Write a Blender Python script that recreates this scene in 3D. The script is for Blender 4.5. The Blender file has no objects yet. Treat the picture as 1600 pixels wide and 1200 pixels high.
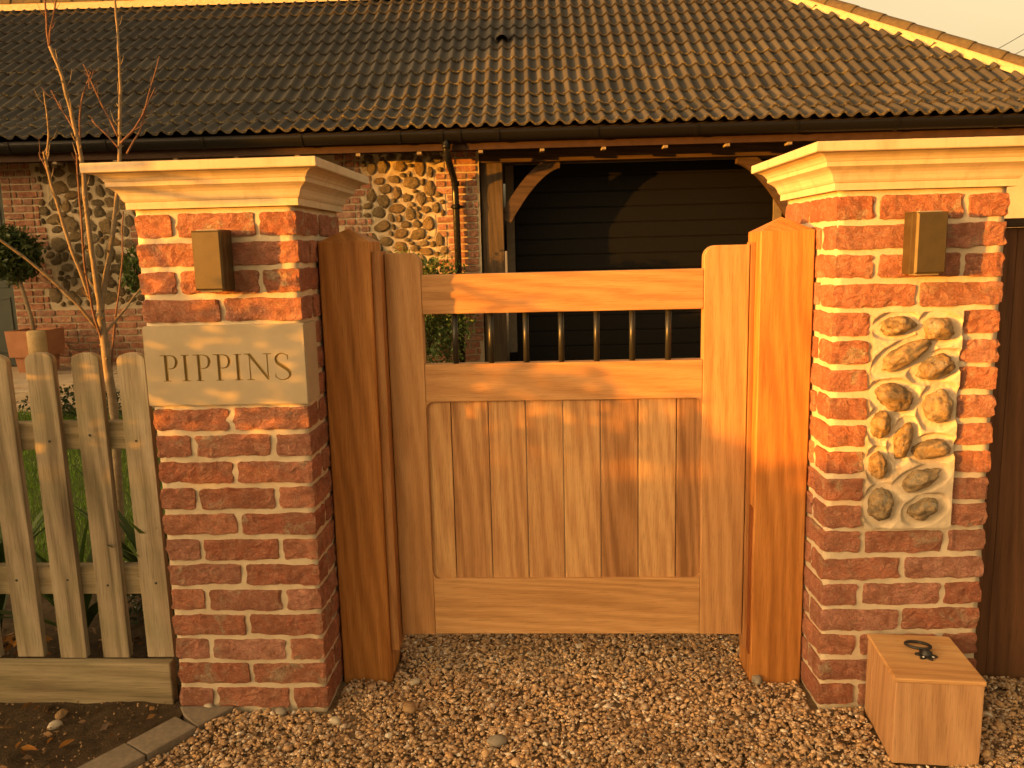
import bpy, bmesh, math, random
import numpy as np
from mathutils import Vector, Matrix, noise as mnoise

random.seed(7)
rng = np.random.default_rng(7)
PI = math.pi
SC = bpy.context.scene
COL = SC.collection
rad = math.radians

# ------------------------------------------------------------------ camera
CAM = (1.1105, -2.1606, 1.2984)
YAW, PITCH, ROLL, FPX = -0.0535, 0.1622, -0.0248, 1281.54


def cam_axes():
    cy, sy, cp, sp = math.cos(YAW), math.sin(YAW), math.cos(PITCH), math.sin(PITCH)
    f = np.array([sy * cp, cy * cp, -sp]); r = np.array([cy, -sy, 0.0]); u = np.cross(r, f)
    c, s = math.cos(ROLL), math.sin(ROLL)
    return c * r + s * u, -s * r + c * u, f


AX_R, AX_U, AX_F = cam_axes()
cd = bpy.data.cameras.new('camera'); cam = bpy.data.objects.new('camera', cd); COL.objects.link(cam)
cd.sensor_fit = 'HORIZONTAL'; cd.sensor_width = 36.0; cd.lens = 36.0 * FPX / 1600.0
cd.clip_start = 0.05; cd.clip_end = 3000
mw = Matrix.Identity(4)
for i in range(3):
    mw[i][0] = AX_R[i]; mw[i][1] = AX_U[i]; mw[i][2] = -AX_F[i]; mw[i][3] = CAM[i]
cam.matrix_world = mw
SC.camera = cam
SC.render.resolution_x = 1024; SC.render.resolution_y = 768

# ------------------------------------------------------------------ light
SUN_AZ, SUN_EL = rad(59.0), rad(3.0)          # azimuth: from behind the viewer, to the left
TE = math.tan(SUN_EL)
LDIR = Vector((math.sin(SUN_AZ), math.cos(SUN_AZ), -TE)).normalized()   # the way the light travels
wd = bpy.data.worlds.new('World'); SC.world = wd; wd.use_nodes = True
wn = wd.node_tree.nodes; wl = wd.node_tree.links
for n in list(wn): wn.remove(n)
sky = wn.new('ShaderNodeTexSky'); sky.sky_type = 'NISHITA'; sky.sun_disc = False
sky.sun_elevation = SUN_EL
sky.sun_rotation = math.atan2(-LDIR.x, -LDIR.y)
sky.altitude = 0; sky.air_density = 0.5; sky.dust_density = 10.0; sky.ozone_density = 0.3
tint = wn.new('ShaderNodeMix'); tint.data_type = 'RGBA'; tint.blend_type = 'MULTIPLY'
tint.inputs[0].default_value = 1.0
tint.inputs[7].default_value = (1.0, 0.695, 0.35, 1)
bw = wn.new('ShaderNodeRGBToBW'); haze_mix = wn.new('ShaderNodeMix'); haze_mix.data_type = 'RGBA'; haze_mix.inputs[0].default_value = 0.65
bg = wn.new('ShaderNodeBackground'); bg.inputs['Strength'].default_value = 0.15
wo = wn.new('ShaderNodeOutputWorld')
wl.new(sky.outputs[0], bw.inputs[0]); wl.new(sky.outputs[0], haze_mix.inputs[6]); wl.new(bw.outputs[0], haze_mix.inputs[7])
wl.new(haze_mix.outputs[2], tint.inputs[6]); wl.new(tint.outputs[2], bg.inputs[0]); wl.new(bg.outputs[0], wo.inputs[0])
sd = bpy.data.lights.new('sun', 'SUN'); sun = bpy.data.objects.new('sun', sd); COL.objects.link(sun)
sd.energy = 0.95; sd.angle = rad(0.5); sd.color = (1.0, 0.36, 0.02)
sun.rotation_euler = LDIR.to_track_quat('-Z', 'Y').to_euler(); sun.location = (-6, -6, 6)
SC.view_settings.view_transform = 'Standard'; SC.view_settings.look = 'None'
SC.view_settings.gamma = 1.0; SC.view_settings.use_curve_mapping = False
SC.view_settings.exposure = 3.6
SC.cycles.max_bounces = 6; SC.cycles.diffuse_bounces = 4; SC.cycles.glossy_bounces = 2
SC.cycles.use_denoising = True


# ------------------------------------------------------------------ pixel helpers (photo pixel -> point on a plane)
def ray(u, v):
    return AX_R * ((u - 800) / FPX) + AX_U * (-(v - 600) / FPX) + AX_F


def atY(u, v, y):
    d = ray(u, v); return Vector(np.array(CAM) + d * ((y - CAM[1]) / d[1]))


def atZ(u, v, z):
    d = ray(u, v); return Vector(np.array(CAM) + d * ((z - CAM[2]) / d[2]))


# ------------------------------------------------------------------ materials
class NT:
    def __init__(s, name):
        s.m = bpy.data.materials.new(name); s.m.use_nodes = True
        s.t = s.m.node_tree; s.n = s.t.nodes; s.l = s.t.links
        s.b = s.n['Principled BSDF']; s.b.inputs['Specular IOR Level'].default_value = 0.3
        s.tc = s.n.new('ShaderNodeTexCoord'); s.oi = s.n.new('ShaderNodeObjectInfo')

    def put(s, sock, v):
        if isinstance(v, bpy.types.NodeSocket): s.l.new(v, sock)
        elif v is not None: sock.default_value = v

    def rgb(s, c): return (c[0], c[1], c[2], 1.0)

    def math(s, op, a, b=None, clamp=False):
        n = s.n.new('ShaderNodeMath'); n.operation = op; n.use_clamp = clamp
        s.put(n.inputs[0], a)
        if b is not None: s.put(n.inputs[1], b)
        return n.outputs[0]

    def vmath(s, op, a, b):
        n = s.n.new('ShaderNodeVectorMath'); n.operation = op
        s.put(n.inputs[0], a); s.put(n.inputs[1], b)
        return n.outputs[0]

    def map(s, v, scale=(1, 1, 1), rot=(0, 0, 0), loc=(0, 0, 0)):
        n = s.n.new('ShaderNodeMapping'); s.put(n.inputs[0], v)
        n.inputs['Location'].default_value = loc; n.inputs['Rotation'].default_value = rot; n.inputs['Scale'].default_value = scale
        return n.outputs[0]

    def noise(s, v, scale, detail=3, rough=0.55, dist=0.0, out=0):
        n = s.n.new('ShaderNodeTexNoise'); s.put(n.inputs['Vector'], v)
        n.inputs['Scale'].default_value = scale; n.inputs['Detail'].default_value = detail
        n.inputs['Roughness'].default_value = rough; n.inputs['Distortion'].default_value = dist
        return n.outputs[out]

    def vor(s, v, scale, feat='F1', out='Distance'):
        n = s.n.new('ShaderNodeTexVoronoi'); n.feature = feat; s.put(n.inputs['Vector'], v); n.inputs['Scale'].default_value = scale
        return n.outputs[out]

    def wave(s, v, scale, dist, detail=2, dscale=1.0, kind='BANDS', axis='X'):
        n = s.n.new('ShaderNodeTexWave'); n.wave_type = kind
        if kind == 'BANDS': n.bands_direction = axis
        else: n.rings_direction = axis
        s.put(n.inputs['Vector'], v); n.inputs['Scale'].default_value = scale; n.inputs['Distortion'].default_value = dist
        n.inputs['Detail'].default_value = detail; n.inputs['Detail Scale'].default_value = dscale
        return n.outputs['Fac']

    def ramp(s, f, stops, interp='LINEAR'):
        n = s.n.new('ShaderNodeValToRGB'); s.put(n.inputs[0], f); cr = n.color_ramp; cr.interpolation = interp
        while len(cr.elements) < len(stops): cr.elements.new(0.5)
        for e, (p, c) in zip(cr.elements, stops):
            e.position = p; e.color = s.rgb(c) if not isinstance(c, (int, float)) else (c, c, c, 1)
        return n.outputs[0]

    def mix(s, f, a, b, blend='MIX'):
        n = s.n.new('ShaderNodeMix'); n.data_type = 'RGBA'; n.blend_type = blend
        s.put(n.inputs[0], f)
        for i, x in ((6, a), (7, b)):
            s.put(n.inputs[i], x if isinstance(x, bpy.types.NodeSocket) else s.rgb(x))
        return n.outputs[2]

    def bump(s, h, strength=0.5, dist=0.01, prev=None):
        n = s.n.new('ShaderNodeBump'); n.inputs['Strength'].default_value = strength; n.inputs['Distance'].default_value = dist
        s.put(n.inputs['Height'], h)
        if prev is not None: s.put(n.inputs['Normal'], prev)
        return n.outputs[0]

    def done(s, col, rough=0.8, normal=None, metal=0.0, spec=0.3):
        s.put(s.b.inputs['Base Color'], col if isinstance(col, bpy.types.NodeSocket) else s.rgb(col))
        s.put(s.b.inputs['Roughness'], rough); s.put(s.b.inputs['Metallic'], metal)
        s.b.inputs['Specular IOR Level'].default_value = spec
        if normal is not None: s.put(s.b.inputs['Normal'], normal)
        return s.m

    def rvec(s, k=(13.0, 7.0, 5.0)):
        """object coordinates shifted by the object's own random number"""
        c = s.n.new('ShaderNodeCombineXYZ')
        for i in range(3): s.put(c.inputs[i], s.math('MULTIPLY', s.oi.outputs['Random'], k[i]))
        return s.vmath('ADD', s.tc.outputs['Object'], c.outputs[0])


MAT = {}


def wood(name, dark, mid, light, axis=2, fine=1.0, var=0.25, rough=0.55, weather=0.0, ring=1.0):
    """long-grained timber; axis = the piece's grain direction"""
    t = NT(name); v = t.rvec()
    sc = [1, 1, 1]; sc[axis] = 0.035
    sv = t.map(v, tuple(sc))
    sc2 = [1, 1, 1]; sc2[axis] = 0.10
    sv2 = t.map(v, tuple(sc2))
    broad = t.noise(sv2, 9 * fine, 3, 0.5, 0.6)
    streak = t.noise(sv, 95 * fine, 5, 0.68, 0.3)
    pores = t.noise(t.map(sv, (1, 1, 1)), 420 * fine, 3, 0.65)
    warp = t.vmath('ADD', sv2, t.map(t.noise(sv2, 5, 2, 0.5, out=1), (0.10, 0.10, 0.10)))
    rings = t.wave(warp, 14 * fine * ring, 5.0, 2, 1.2, 'BANDS', 'DIAGONAL')
    f = t.math('ADD', t.math('MULTIPLY', broad, 0.62), t.math('MULTIPLY', streak, 0.50))
    f = t.math('SUBTRACT', f, 0.075)
    f = t.math('ADD', f, t.math('MULTIPLY', rings, 0.18))
    f = t.math('ADD', f, t.math('MULTIPLY', t.math('SUBTRACT', t.oi.outputs['Random'], 0.5), var))
    c = t.ramp(f, [(0.30, dark), (0.55, mid), (0.80, light)])
    c = t.mix(t.math('MULTIPLY', t.ramp(pores, [(0.30, 1.0), (0.50, 0.0)]), 0.45), c, tuple(x * 0.5 for x in dark))
    if weather:
        gw = t.noise(t.tc.outputs['Object'], 6, 4, 0.6)
        c = t.mix(t.math('MULTIPLY', t.ramp(gw, [(0.42, 0.0), (0.66, 1.0)]), weather), c, (0.16, 0.17, 0.07))
    b = t.bump(t.math('ADD', t.math('MULTIPLY', streak, 0.6), pores), 0.25, 0.002)
    MAT[name] = t.done(c, t.ramp(streak, [(0.3, rough + 0.12), (0.7, rough - 0.08)]), b, spec=0.35)
    return MAT[name]


IR_D, IR_M, IR_L = (0.24, 0.095, 0.028), (0.40, 0.18, 0.062), (0.52, 0.275, 0.11)
for ax, nm in ((0, 'x'), (2, 'z')):
    wood('gate_wood_' + nm, (0.29, 0.135, 0.046), (0.43, 0.22, 0.085), (0.53, 0.295, 0.125), ax, 1.15, 0.10)
wood('board_wood', (0.23, 0.105, 0.038), (0.41, 0.21, 0.085), (0.56, 0.335, 0.145), 2, 1.25, 0.30)
wood('bottom_rail_wood', (0.36, 0.18, 0.064), (0.50, 0.275, 0.11), (0.60, 0.36, 0.165), 0, 0.9, 0.05, ring=1.8)
wood('post_wood', (0.25, 0.090, 0.017), (0.43, 0.175, 0.040), (0.55, 0.25, 0.066), 2, 1.0, 0.05)
wood('batten_wood', (0.26, 0.11, 0.03), (0.38, 0.175, 0.06), (0.46, 0.24, 0.09), 2, 1.0, 0.1)
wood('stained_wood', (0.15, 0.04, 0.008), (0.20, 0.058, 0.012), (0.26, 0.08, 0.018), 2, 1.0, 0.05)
wood('box_wood_z', (0.30, 0.15, 0.062), (0.46, 0.255, 0.12), (0.54, 0.32, 0.16), 2, 1.0, 0.08)
wood('box_wood_x', (0.40, 0.19, 0.068), (0.54, 0.295, 0.115), (0.62, 0.37, 0.16), 0, 1.0, 0.06)
wood('picket_wood', (0.12, 0.092, 0.058), (0.32, 0.255, 0.17), (0.44, 0.365, 0.26), 2, 0.8, 0.16, 0.85, 0.30, 1.0)
wood('fence_rail_wood', (0.13, 0.10, 0.055), (0.28, 0.22, 0.13), (0.38, 0.31, 0.195), 0, 0.9, 0.1, 0.85, 0.22)
wood('dark_fence_wood', (0.075, 0.03, 0.012), (0.12, 0.052, 0.02), (0.17, 0.075, 0.03), 2, 0.8, 0.12, 0.7)
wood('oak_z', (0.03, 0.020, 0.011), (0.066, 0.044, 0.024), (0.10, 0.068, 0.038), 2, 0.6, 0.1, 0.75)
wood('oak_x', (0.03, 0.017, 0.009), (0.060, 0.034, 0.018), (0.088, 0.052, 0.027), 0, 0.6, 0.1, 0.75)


def mk_brick(name, cols, smear, scale=1.0, crease=1.0):
    t = NT(name); v = t.rvec((9.1, 3.3, 6.7)); r = t.oi.outputs['Random']
    base = t.ramp(r, [(0.0, cols[0]), (0.35, cols[1]), (0.6, cols[2]), (0.85, cols[3]), (1.0, tuple(x * 0.72 for x in cols[2]))])
    blotch = t.noise(v, 16 * scale, 4, 0.62)
    c = t.mix(t.ramp(blotch, [(0.40, 0.0), (0.60, 0.8)]), base, tuple(x * 0.55 for x in cols[1]))
    c = t.mix(t.math('MULTIPLY', t.ramp(t.noise(v, 45 * scale, 5, 0.7), [(0.47, 0.0), (0.66, 1.0)]), 0.5), c, (0.60, 0.36, 0.24))
    sm = t.ramp(t.noise(v, 9 * scale, 5, 0.68, 0.6), [(0.575, 0.0), (0.65, 1.0)])
    sm2 = t.ramp(t.noise(v, 120 * scale, 3, 0.6), [(0.35, 0.35), (0.6, 1.0)])
    c = t.mix(t.math('MULTIPLY', t.math('MULTIPLY', sm, sm2), smear), c, (0.50, 0.40, 0.27))
    fold = t.noise(t.map(v, (1.0, 1.0, 1.7), (0, 0.5, 0)), 34 * scale, 5, 0.7, 1.6)
    ridged = t.math('ABSOLUTE', t.math('SUBTRACT', fold, 0.5))
    c = t.mix(t.math('MULTIPLY', t.ramp(ridged, [(0.0, 1.0), (0.035, 0.0)]), 0.55), c, tuple(x * 0.35 for x in cols[0]))
    h = t.math('ADD', t.math('MULTIPLY', ridged, 1.6), t.math('MULTIPLY', t.noise(v, 190 * scale, 4, 0.75), 0.6))
    MAT[name] = t.done(c, 0.9, t.bump(h, 1.0 * crease, 0.014 / scale), spec=0.12)


mk_brick('brick_red', [(0.48, 0.172, 0.100), (0.70, 0.300, 0.178), (0.58, 0.240, 0.155), (0.66, 0.340, 0.25)], 0.95)
mk_brick('brick_house', [(0.30, 0.13, 0.075), (0.40, 0.17, 0.10), (0.42, 0.22, 0.14), (0.24, 0.15, 0.115)], 0.6, 0.6, 0.5)


def mk_rough(name, c1, c2, sc=30, bump=0.4, dist=0.004, rough=0.9, c3=None, spec=0.2):
    t = NT(name); v = t.tc.outputs['Object']
    n = t.noise(v, sc, 5, 0.65); c = t.mix(t.ramp(n, [(0.35, 0.0), (0.65, 1.0)]), c1, c2)
    if c3: c = t.mix(t.ramp(t.noise(v, sc * 0.2, 3, 0.6), [(0.5, 0.0), (0.7, 0.6)]), c, c3)
    MAT[name] = t.done(c, rough, t.bump(t.noise(v, sc * 7, 4, 0.7), bump, dist), spec=spec)
    return MAT[name]


mk_rough('mortar', (0.50, 0.41, 0.285), (0.61, 0.51, 0.365), 14, 0.6, 0.004)
mk_rough('mortar_house', (0.38, 0.31, 0.21), (0.46, 0.38, 0.26), 9, 0.5, 0.006)
mk_rough('cast_stone', (0.53, 0.42, 0.27), (0.60, 0.485, 0.32), 12, 0.6, 0.0018, 0.85, (0.44, 0.34, 0.22))
mk_rough('plaque_stone', (0.355, 0.295, 0.20), (0.41, 0.34, 0.235), 8, 0.2, 0.001, 0.85)
mk_rough('letter_cut_shaded', (0.20, 0.135, 0.045), (0.25, 0.17, 0.06), 20, 0.2, 0.001, 0.85)  # darker ochre in the letters: some pigment, plus shade of the cut painted in
mk_rough('ground_gravel', (0.26, 0.18, 0.10), (0.42, 0.30, 0.18), 90, 1.0, 0.01, 0.9, (0.20, 0.13, 0.07))
mk_rough('soil', (0.060, 0.042, 0.024), (0.13, 0.088, 0.05), 22, 1.0, 0.02, 0.95, (0.09, 0.06, 0.035))
mk_rough('lawn_soil', (0.07, 0.10, 0.02), (0.10, 0.14, 0.03), 20, 1.0, 0.02, 0.95)
mk_rough('kerb_stone', (0.20, 0.165, 0.125), (0.27, 0.22, 0.165), 60, 0.6, 0.003, 0.9, (0.17, 0.14, 0.10))
mk_rough('patio_stone', (0.36, 0.28, 0.19), (0.47, 0.37, 0.26), 6, 0.4, 0.004, 0.85)
mk_rough('terracotta', (0.33, 0.15, 0.075), (0.40, 0.19, 0.10), 7, 0.3, 0.003, 0.8)
mk_rough('render_wall', (0.5, 0.42, 0.32), (0.56, 0.48, 0.36), 6, 0.3, 0.004)
mk_rough('door_paint', (0.055, 0.065, 0.055), (0.065, 0.075, 0.062), 5, 0.1, 0.001, 0.45)
mk_rough('fascia_paint', (0.035, 0.018, 0.010), (0.05, 0.026, 0.014), 9, 0.3, 0.003, 0.7)
mk_rough('pale_timber', (0.20, 0.16, 0.10), (0.26, 0.21, 0.14), 20, 0.3, 0.003, 0.8)
mk_rough('ridge_mat', (0.075, 0.060, 0.040), (0.12, 0.09, 0.055), 18, 0.6, 0.006, 0.85, (0.15, 0.12, 0.05))
mk_rough('bedding', (0.52, 0.40, 0.22), (0.60, 0.47, 0.28), 16, 0.8, 0.012)
mk_rough('iron', (0.012, 0.012, 0.012), (0.022, 0.020, 0.018), 60, 0.4, 0.001, 0.5, spec=0.5)
mk_rough('bark', (0.20, 0.145, 0.085), (0.30, 0.225, 0.14), 40, 0.6, 0.003, 0.8, (0.15, 0.125, 0.075))
mk_rough('bark_red', (0.15, 0.075, 0.045), (0.20, 0.105, 0.065), 40, 0.5, 0.003, 0.7)
mk_rough('bark_dark', (0.06, 0.04, 0.022), (0.10, 0.07, 0.04), 30, 0.6, 0.004, 0.9)
mk_rough('log_wood', (0.36, 0.25, 0.12), (0.46, 0.34, 0.18), 12, 0.4, 0.004, 0.8)
mk_rough('dry_leaf', (0.26, 0.105, 0.02), (0.36, 0.17, 0.035), 30, 0.3, 0.002, 0.7)
mk_rough('white_petal', (0.55, 0.50, 0.48), (0.65, 0.6, 0.58), 30, 0.2, 0.002, 0.7)
mk_rough('steel', (0.5, 0.48, 0.45), (0.6, 0.58, 0.54), 30, 0.1, 0.001, 0.3)


def mk_cast():
    t = NT('cast_stone'); v = t.tc.outputs['Object']
    c = t.mix(t.ramp(t.noise(v, 11, 5, 0.65), [(0.35, 0.0), (0.65, 1.0)]), (0.51, 0.42, 0.29), (0.58, 0.485, 0.345))
    st = t.noise(t.map(v, (1.0, 1.0, 0.12)), 26, 4, 0.6)
    c = t.mix(t.math('MULTIPLY', t.ramp(st, [(0.50, 0.0), (0.72, 1.0)]), 0.45), c, (0.33, 0.255, 0.16))
    c = t.mix(t.math('MULTIPLY', t.ramp(t.noise(v, 5, 4, 0.6), [(0.50, 0.0), (0.68, 1.0)]), 0.35), c, (0.38, 0.31, 0.20))
    pit = t.ramp(t.vor(v, 42), [(0.05, 1.0), (0.10, 0.0)])
    pm = t.math('MULTIPLY', pit, t.ramp(t.noise(v, 17, 3, 0.6), [(0.55, 0.0), (0.62, 1.0)]))
    c = t.mix(t.math('MULTIPLY', pm, 0.7), c, (0.18, 0.13, 0.08))
    h = t.math('SUBTRACT', t.math('MULTIPLY', t.noise(v, 160, 4, 0.7), 0.35), pm)
    MAT['cast_stone'] = t.done(c, 0.88, t.bump(h, 0.6, 0.003), spec=0.2)


mk_cast()


def mk_leaf(name, a, b, c, trans=0.25):
    t = NT(name)
    g = t.n.new('ShaderNodeNewGeometry')
    col = t.ramp(g.outputs['Random Per Island'], [(0.0, a), (0.55, b), (1.0, c)])
    m = t.done(col, 0.5, spec=0.35)
    tr = t.n.new('ShaderNodeBsdfTranslucent'); t.l.new(col, tr.inputs[0])
    mx = t.n.new('ShaderNodeMixShader'); mx.inputs[0].default_value = trans
    t.l.new(t.b.outputs[0], mx.inputs[1]); t.l.new(tr.outputs[0], mx.inputs[2])
    t.l.new(mx.outputs[0], t.n['Material Output'].inputs[0])
    MAT[name] = m


mk_leaf('leaf_shrub', (0.035, 0.065, 0.014), (0.075, 0.125, 0.028), (0.17, 0.21, 0.05))
mk_leaf('leaf_bay', (0.022, 0.042, 0.012), (0.05, 0.078, 0.02), (0.11, 0.13, 0.035))
mk_leaf('leaf_garden', (0.035, 0.075, 0.012), (0.065, 0.12, 0.022), (0.12, 0.18, 0.04), 0.3)
mk_leaf('grass', (0.09, 0.17, 0.012), (0.13, 0.24, 0.018), (0.19, 0.29, 0.035), 0.3)
mk_leaf('litter', (0.07, 0.04, 0.02), (0.14, 0.075, 0.03), (0.26, 0.13, 0.04), 0.1)
mk_leaf('leaf_dark', (0.02, 0.035, 0.012), (0.035, 0.055, 0.018), (0.06, 0.07, 0.03))


def mk_gravel():
    t = NT('gravel'); g = t.n.new('ShaderNodeNewGeometry'); r = g.outputs['Random Per Island']
    c = t.ramp(r, [(0.0, (0.160, 0.108, 0.066)), (0.10, (0.410, 0.259, 0.144)), (0.22, (0.627, 0.421, 0.243)), (0.34, (0.479, 0.292, 0.144)), (0.45, (0.707, 0.508, 0.320)),
                   (0.55, (0.388, 0.302, 0.221)), (0.65, (0.638, 0.389, 0.177)), (0.75, (0.524, 0.400, 0.287)), (0.84, (0.730, 0.464, 0.221)), (0.92, (0.775, 0.605, 0.442)), (1.0, (0.807, 0.756, 0.640))])
    v = t.tc.outputs['Object']
    c = t.mix(t.math('MULTIPLY', t.ramp(t.noise(v, 180, 3, 0.6), [(0.4, 0.0), (0.65, 1.0)]), 0.35), c, (0.16, 0.10, 0.05))
    c = t.mix(t.math('MULTIPLY', t.ramp(t.noise(v, 2.2, 3, 0.5), [(0.45, 0.0), (0.65, 1.0)]), 0.25), c, (0.16, 0.10, 0.055))
    MAT['gravel'] = t.done(c, 0.75, t.bump(t.noise(v, 420, 3, 0.6), 0.3, 0.002), spec=0.12)


mk_gravel()


def mk_flint(name, pale):
    t = NT(name); v = t.rvec((5, 8, 3)); r = t.oi.outputs['Random']
    sc = 20 if pale else 1.3
    n1 = t.noise(v, sc, 5, 0.62, 0.9)
    if pale:
        st = [(0.32, (0.05, 0.042, 0.03)), (0.42, (0.15, 0.115, 0.065)), (0.48, (0.30, 0.19, 0.075)), (0.54, (0.44, 0.30, 0.13)), (0.60, (0.25, 0.22, 0.165)), (0.70, (0.56, 0.50, 0.38))]
        rb = [(0.0, (0.13, 0.11, 0.08)), (0.4, (0.30, 0.19, 0.07)), (0.7, (0.26, 0.22, 0.15)), (1.0, (0.46, 0.38, 0.25))]
    else:
        st = [(0.32, (0.09, 0.068, 0.036)), (0.45, (0.23, 0.17, 0.08)), (0.56, (0.38, 0.25, 0.10)), (0.68, (0.48, 0.38, 0.22))]
        rb = [(0.0, (0.13, 0.11, 0.08)), (0.35, (0.22, 0.175, 0.09)), (0.65, (0.38, 0.22, 0.07)), (0.85, (0.28, 0.24, 0.165)), (1.0, (0.48, 0.40, 0.27))]
    c = t.mix(0.30 if pale else 0.45, t.ramp(n1, st), t.ramp(r, rb))
    if pale: c = t.mix(1.0, c, (0.80, 0.78, 0.76), 'MULTIPLY')
    pit = t.ramp(t.noise(v, sc * 4.2, 4, 0.7), [(0.54, 0.0), (0.63, 1.0)])
    c = t.mix(t.math('MULTIPLY', pit, 0.65), c, (0.06, 0.04, 0.018))
    MAT[name] = t.done(c, 0.5, t.bump(t.noise(v, sc * 4, 5, 0.7, 0.8), 0.8, 0.006 if pale else 0.15), spec=0.4)


mk_flint('flint', True); mk_flint('flint_house', False)


def mk_tile():
    t = NT('roof_tile'); v = t.rvec((11, 5, 3))
    c = t.mix(t.oi.outputs['Random'], (0.046, 0.043, 0.040), (0.080, 0.072, 0.063))
    c = t.mix(t.ramp(t.noise(v, 22, 4, 0.6), [(0.4, 0.0), (0.7, 0.5)]), c, (0.048, 0.041, 0.035))
    sep = t.n.new('ShaderNodeSeparateXYZ'); t.l.new(t.tc.outputs['Object'], sep.inputs[0])
    edge = t.ramp(sep.outputs[1], [(0.0, 1.0), (0.03, 0.0)])
    lich = t.math('MULTIPLY', edge, t.ramp(t.noise(v, 34, 4, 0.7), [(0.54, 0.0), (0.64, 1.0)]))
    c = t.mix(t.math('MULTIPLY', lich, 0.6), c, (0.34, 0.26, 0.06))
    sp = t.ramp(t.noise(v, 130, 2, 0.5), [(0.70, 0.0), (0.76, 1.0)])
    c = t.mix(t.math('MULTIPLY', sp, 0.35), c, (0.30, 0.24, 0.12))
    MAT['roof_tile'] = t.done(c, 0.8, t.bump(t.noise(v, 160, 4, 0.7), 0.4, 0.003), spec=0.25)


mk_tile()


def mk_simple(name, c, rough, metal=0.0, spec=0.4):
    t = NT(name); v = t.tc.outputs['Object']
    n = t.noise(v, 25, 4, 0.6)
    MAT[name] = t.done(t.mix(t.ramp(n, [(0.35, 0.0), (0.7, 1.0)]), c, tuple(x * 0.75 for x in c)),
                       t.ramp(n, [(0.3, rough - 0.06), (0.7, rough + 0.08)]), None, metal, spec)


mk_simple('black_gutter', (0.007, 0.006, 0.005), 0.42, 0, 0.22)
mk_simple('pipe_black', (0.010, 0.009, 0.007), 0.26, 0, 0.6)
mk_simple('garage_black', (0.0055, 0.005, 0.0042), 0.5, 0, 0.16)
mk_simple('door_frame', (0.20, 0.165, 0.12), 0.5)
mk_simple('lamp_metal', (0.115, 0.085, 0.038), 0.46, 0.55, 0.5)
mk_simple('lamp_dark', (0.05, 0.035, 0.018), 0.5, 0.5, 0.4)
mk_simple('bar_metal', (0.045, 0.043, 0.035), 0.38, 0.5, 0.5)
mk_simple('lens_glass', (0.30, 0.28, 0.24), 0.3)
mk_simple('pane_glass', (0.03, 0.035, 0.04), 0.08, 0, 0.6)
mk_simple('roof_felt', (0.03, 0.025, 0.02), 0.9)


# ------------------------------------------------------------------ object helpers
def link(o, parent=None, loc=None, rot=None, label=None, kind=None):
    COL.objects.link(o)
    if parent is not None: o.parent = parent
    if loc is not None: o.location = loc
    if rot is not None: o.rotation_euler = rot
    if label: o['label'] = label
    if kind: o['kind'] = kind
    return o


def thing(name, label, cat, loc=(0, 0, 0), rotz=0.0, group=None):
    o = bpy.data.objects.new(name, None); o.empty_display_size = 0.1
    link(o, None, loc, (0, 0, rotz), label); o['category'] = cat
    if group: o['group'] = group
    return o


def tag(o, label, cat, group=None):
    o['label'] = label; o['category'] = cat
    if group: o['group'] = group
    return o


def mesh(name, verts, faces, mat, smooth=False):
    me = bpy.data.meshes.new(name); me.from_pydata([tuple(v) for v in verts], [], faces)
    for m in (mat if isinstance(mat, (list, tuple)) else [mat]): me.materials.append(MAT[m])
    if smooth: me.polygons.foreach_set('use_smooth', [True] * len(me.polygons))
    me.update(); return me


def put(name, me, parent=None, loc=None, rot=None, **k):
    return link(bpy.data.objects.new(name, me), parent, loc, rot, **k)


def np_mesh(name, V, F, mat, smooth=False):
    """many triangles from arrays (F: n x 3)"""
    me = bpy.data.meshes.new(name)
    me.vertices.add(len(V)); me.vertices.foreach_set('co', np.ascontiguousarray(V, dtype=np.float32).ravel())
    n, k = F.shape
    me.loops.add(n * k); me.loops.foreach_set('vertex_index', np.ascontiguousarray(F, dtype=np.int32).ravel())
    me.polygons.add(n); me.polygons.foreach_set('loop_start', np.arange(0, n * k, k, dtype=np.int32))
    me.polygons.foreach_set('loop_total', np.full(n, k, dtype=np.int32))
    if smooth: me.polygons.foreach_set('use_smooth', np.ones(n, dtype=bool))
    me.materials.append(MAT[mat]); me.update(); me.validate(); return me


def bm_mesh(name, bm, mat, smooth=False):
    me = bpy.data.meshes.new(name); bmesh.ops.recalc_face_normals(bm, faces=bm.faces); bm.to_mesh(me); bm.free()
    for m in (mat if isinstance(mat, (list, tuple)) else [mat]): me.materials.append(MAT[m])
    if smooth: me.polygons.foreach_set('use_smooth', [True] * len(me.polygons))
    return me


def box_mesh(name, sx, sy, sz, mat, bev=0.0, seg=2, cuts=0):
    bm = bmesh.new(); bmesh.ops.create_cube(bm, size=1.0)
    bmesh.ops.scale(bm, vec=(sx, sy, sz), verts=bm.verts)
    if bev: bmesh.ops.bevel(bm, geom=bm.edges[:], offset=bev, segments=seg, affect='EDGES', profile=0.5)
    return bm_mesh(name, bm, mat)


def box(name, lo, hi, mat, parent=None, bev=0.002, rot=None, **k):
    """axis-aligned box given by two corners, origin at its centre"""
    c = [(a + b) / 2 for a, b in zip(lo, hi)]; s = [abs(b - a) for a, b in zip(lo, hi)]
    return put(name, box_mesh(name, s[0], s[1], s[2], mat, bev), parent, c, rot, **k)


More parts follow.
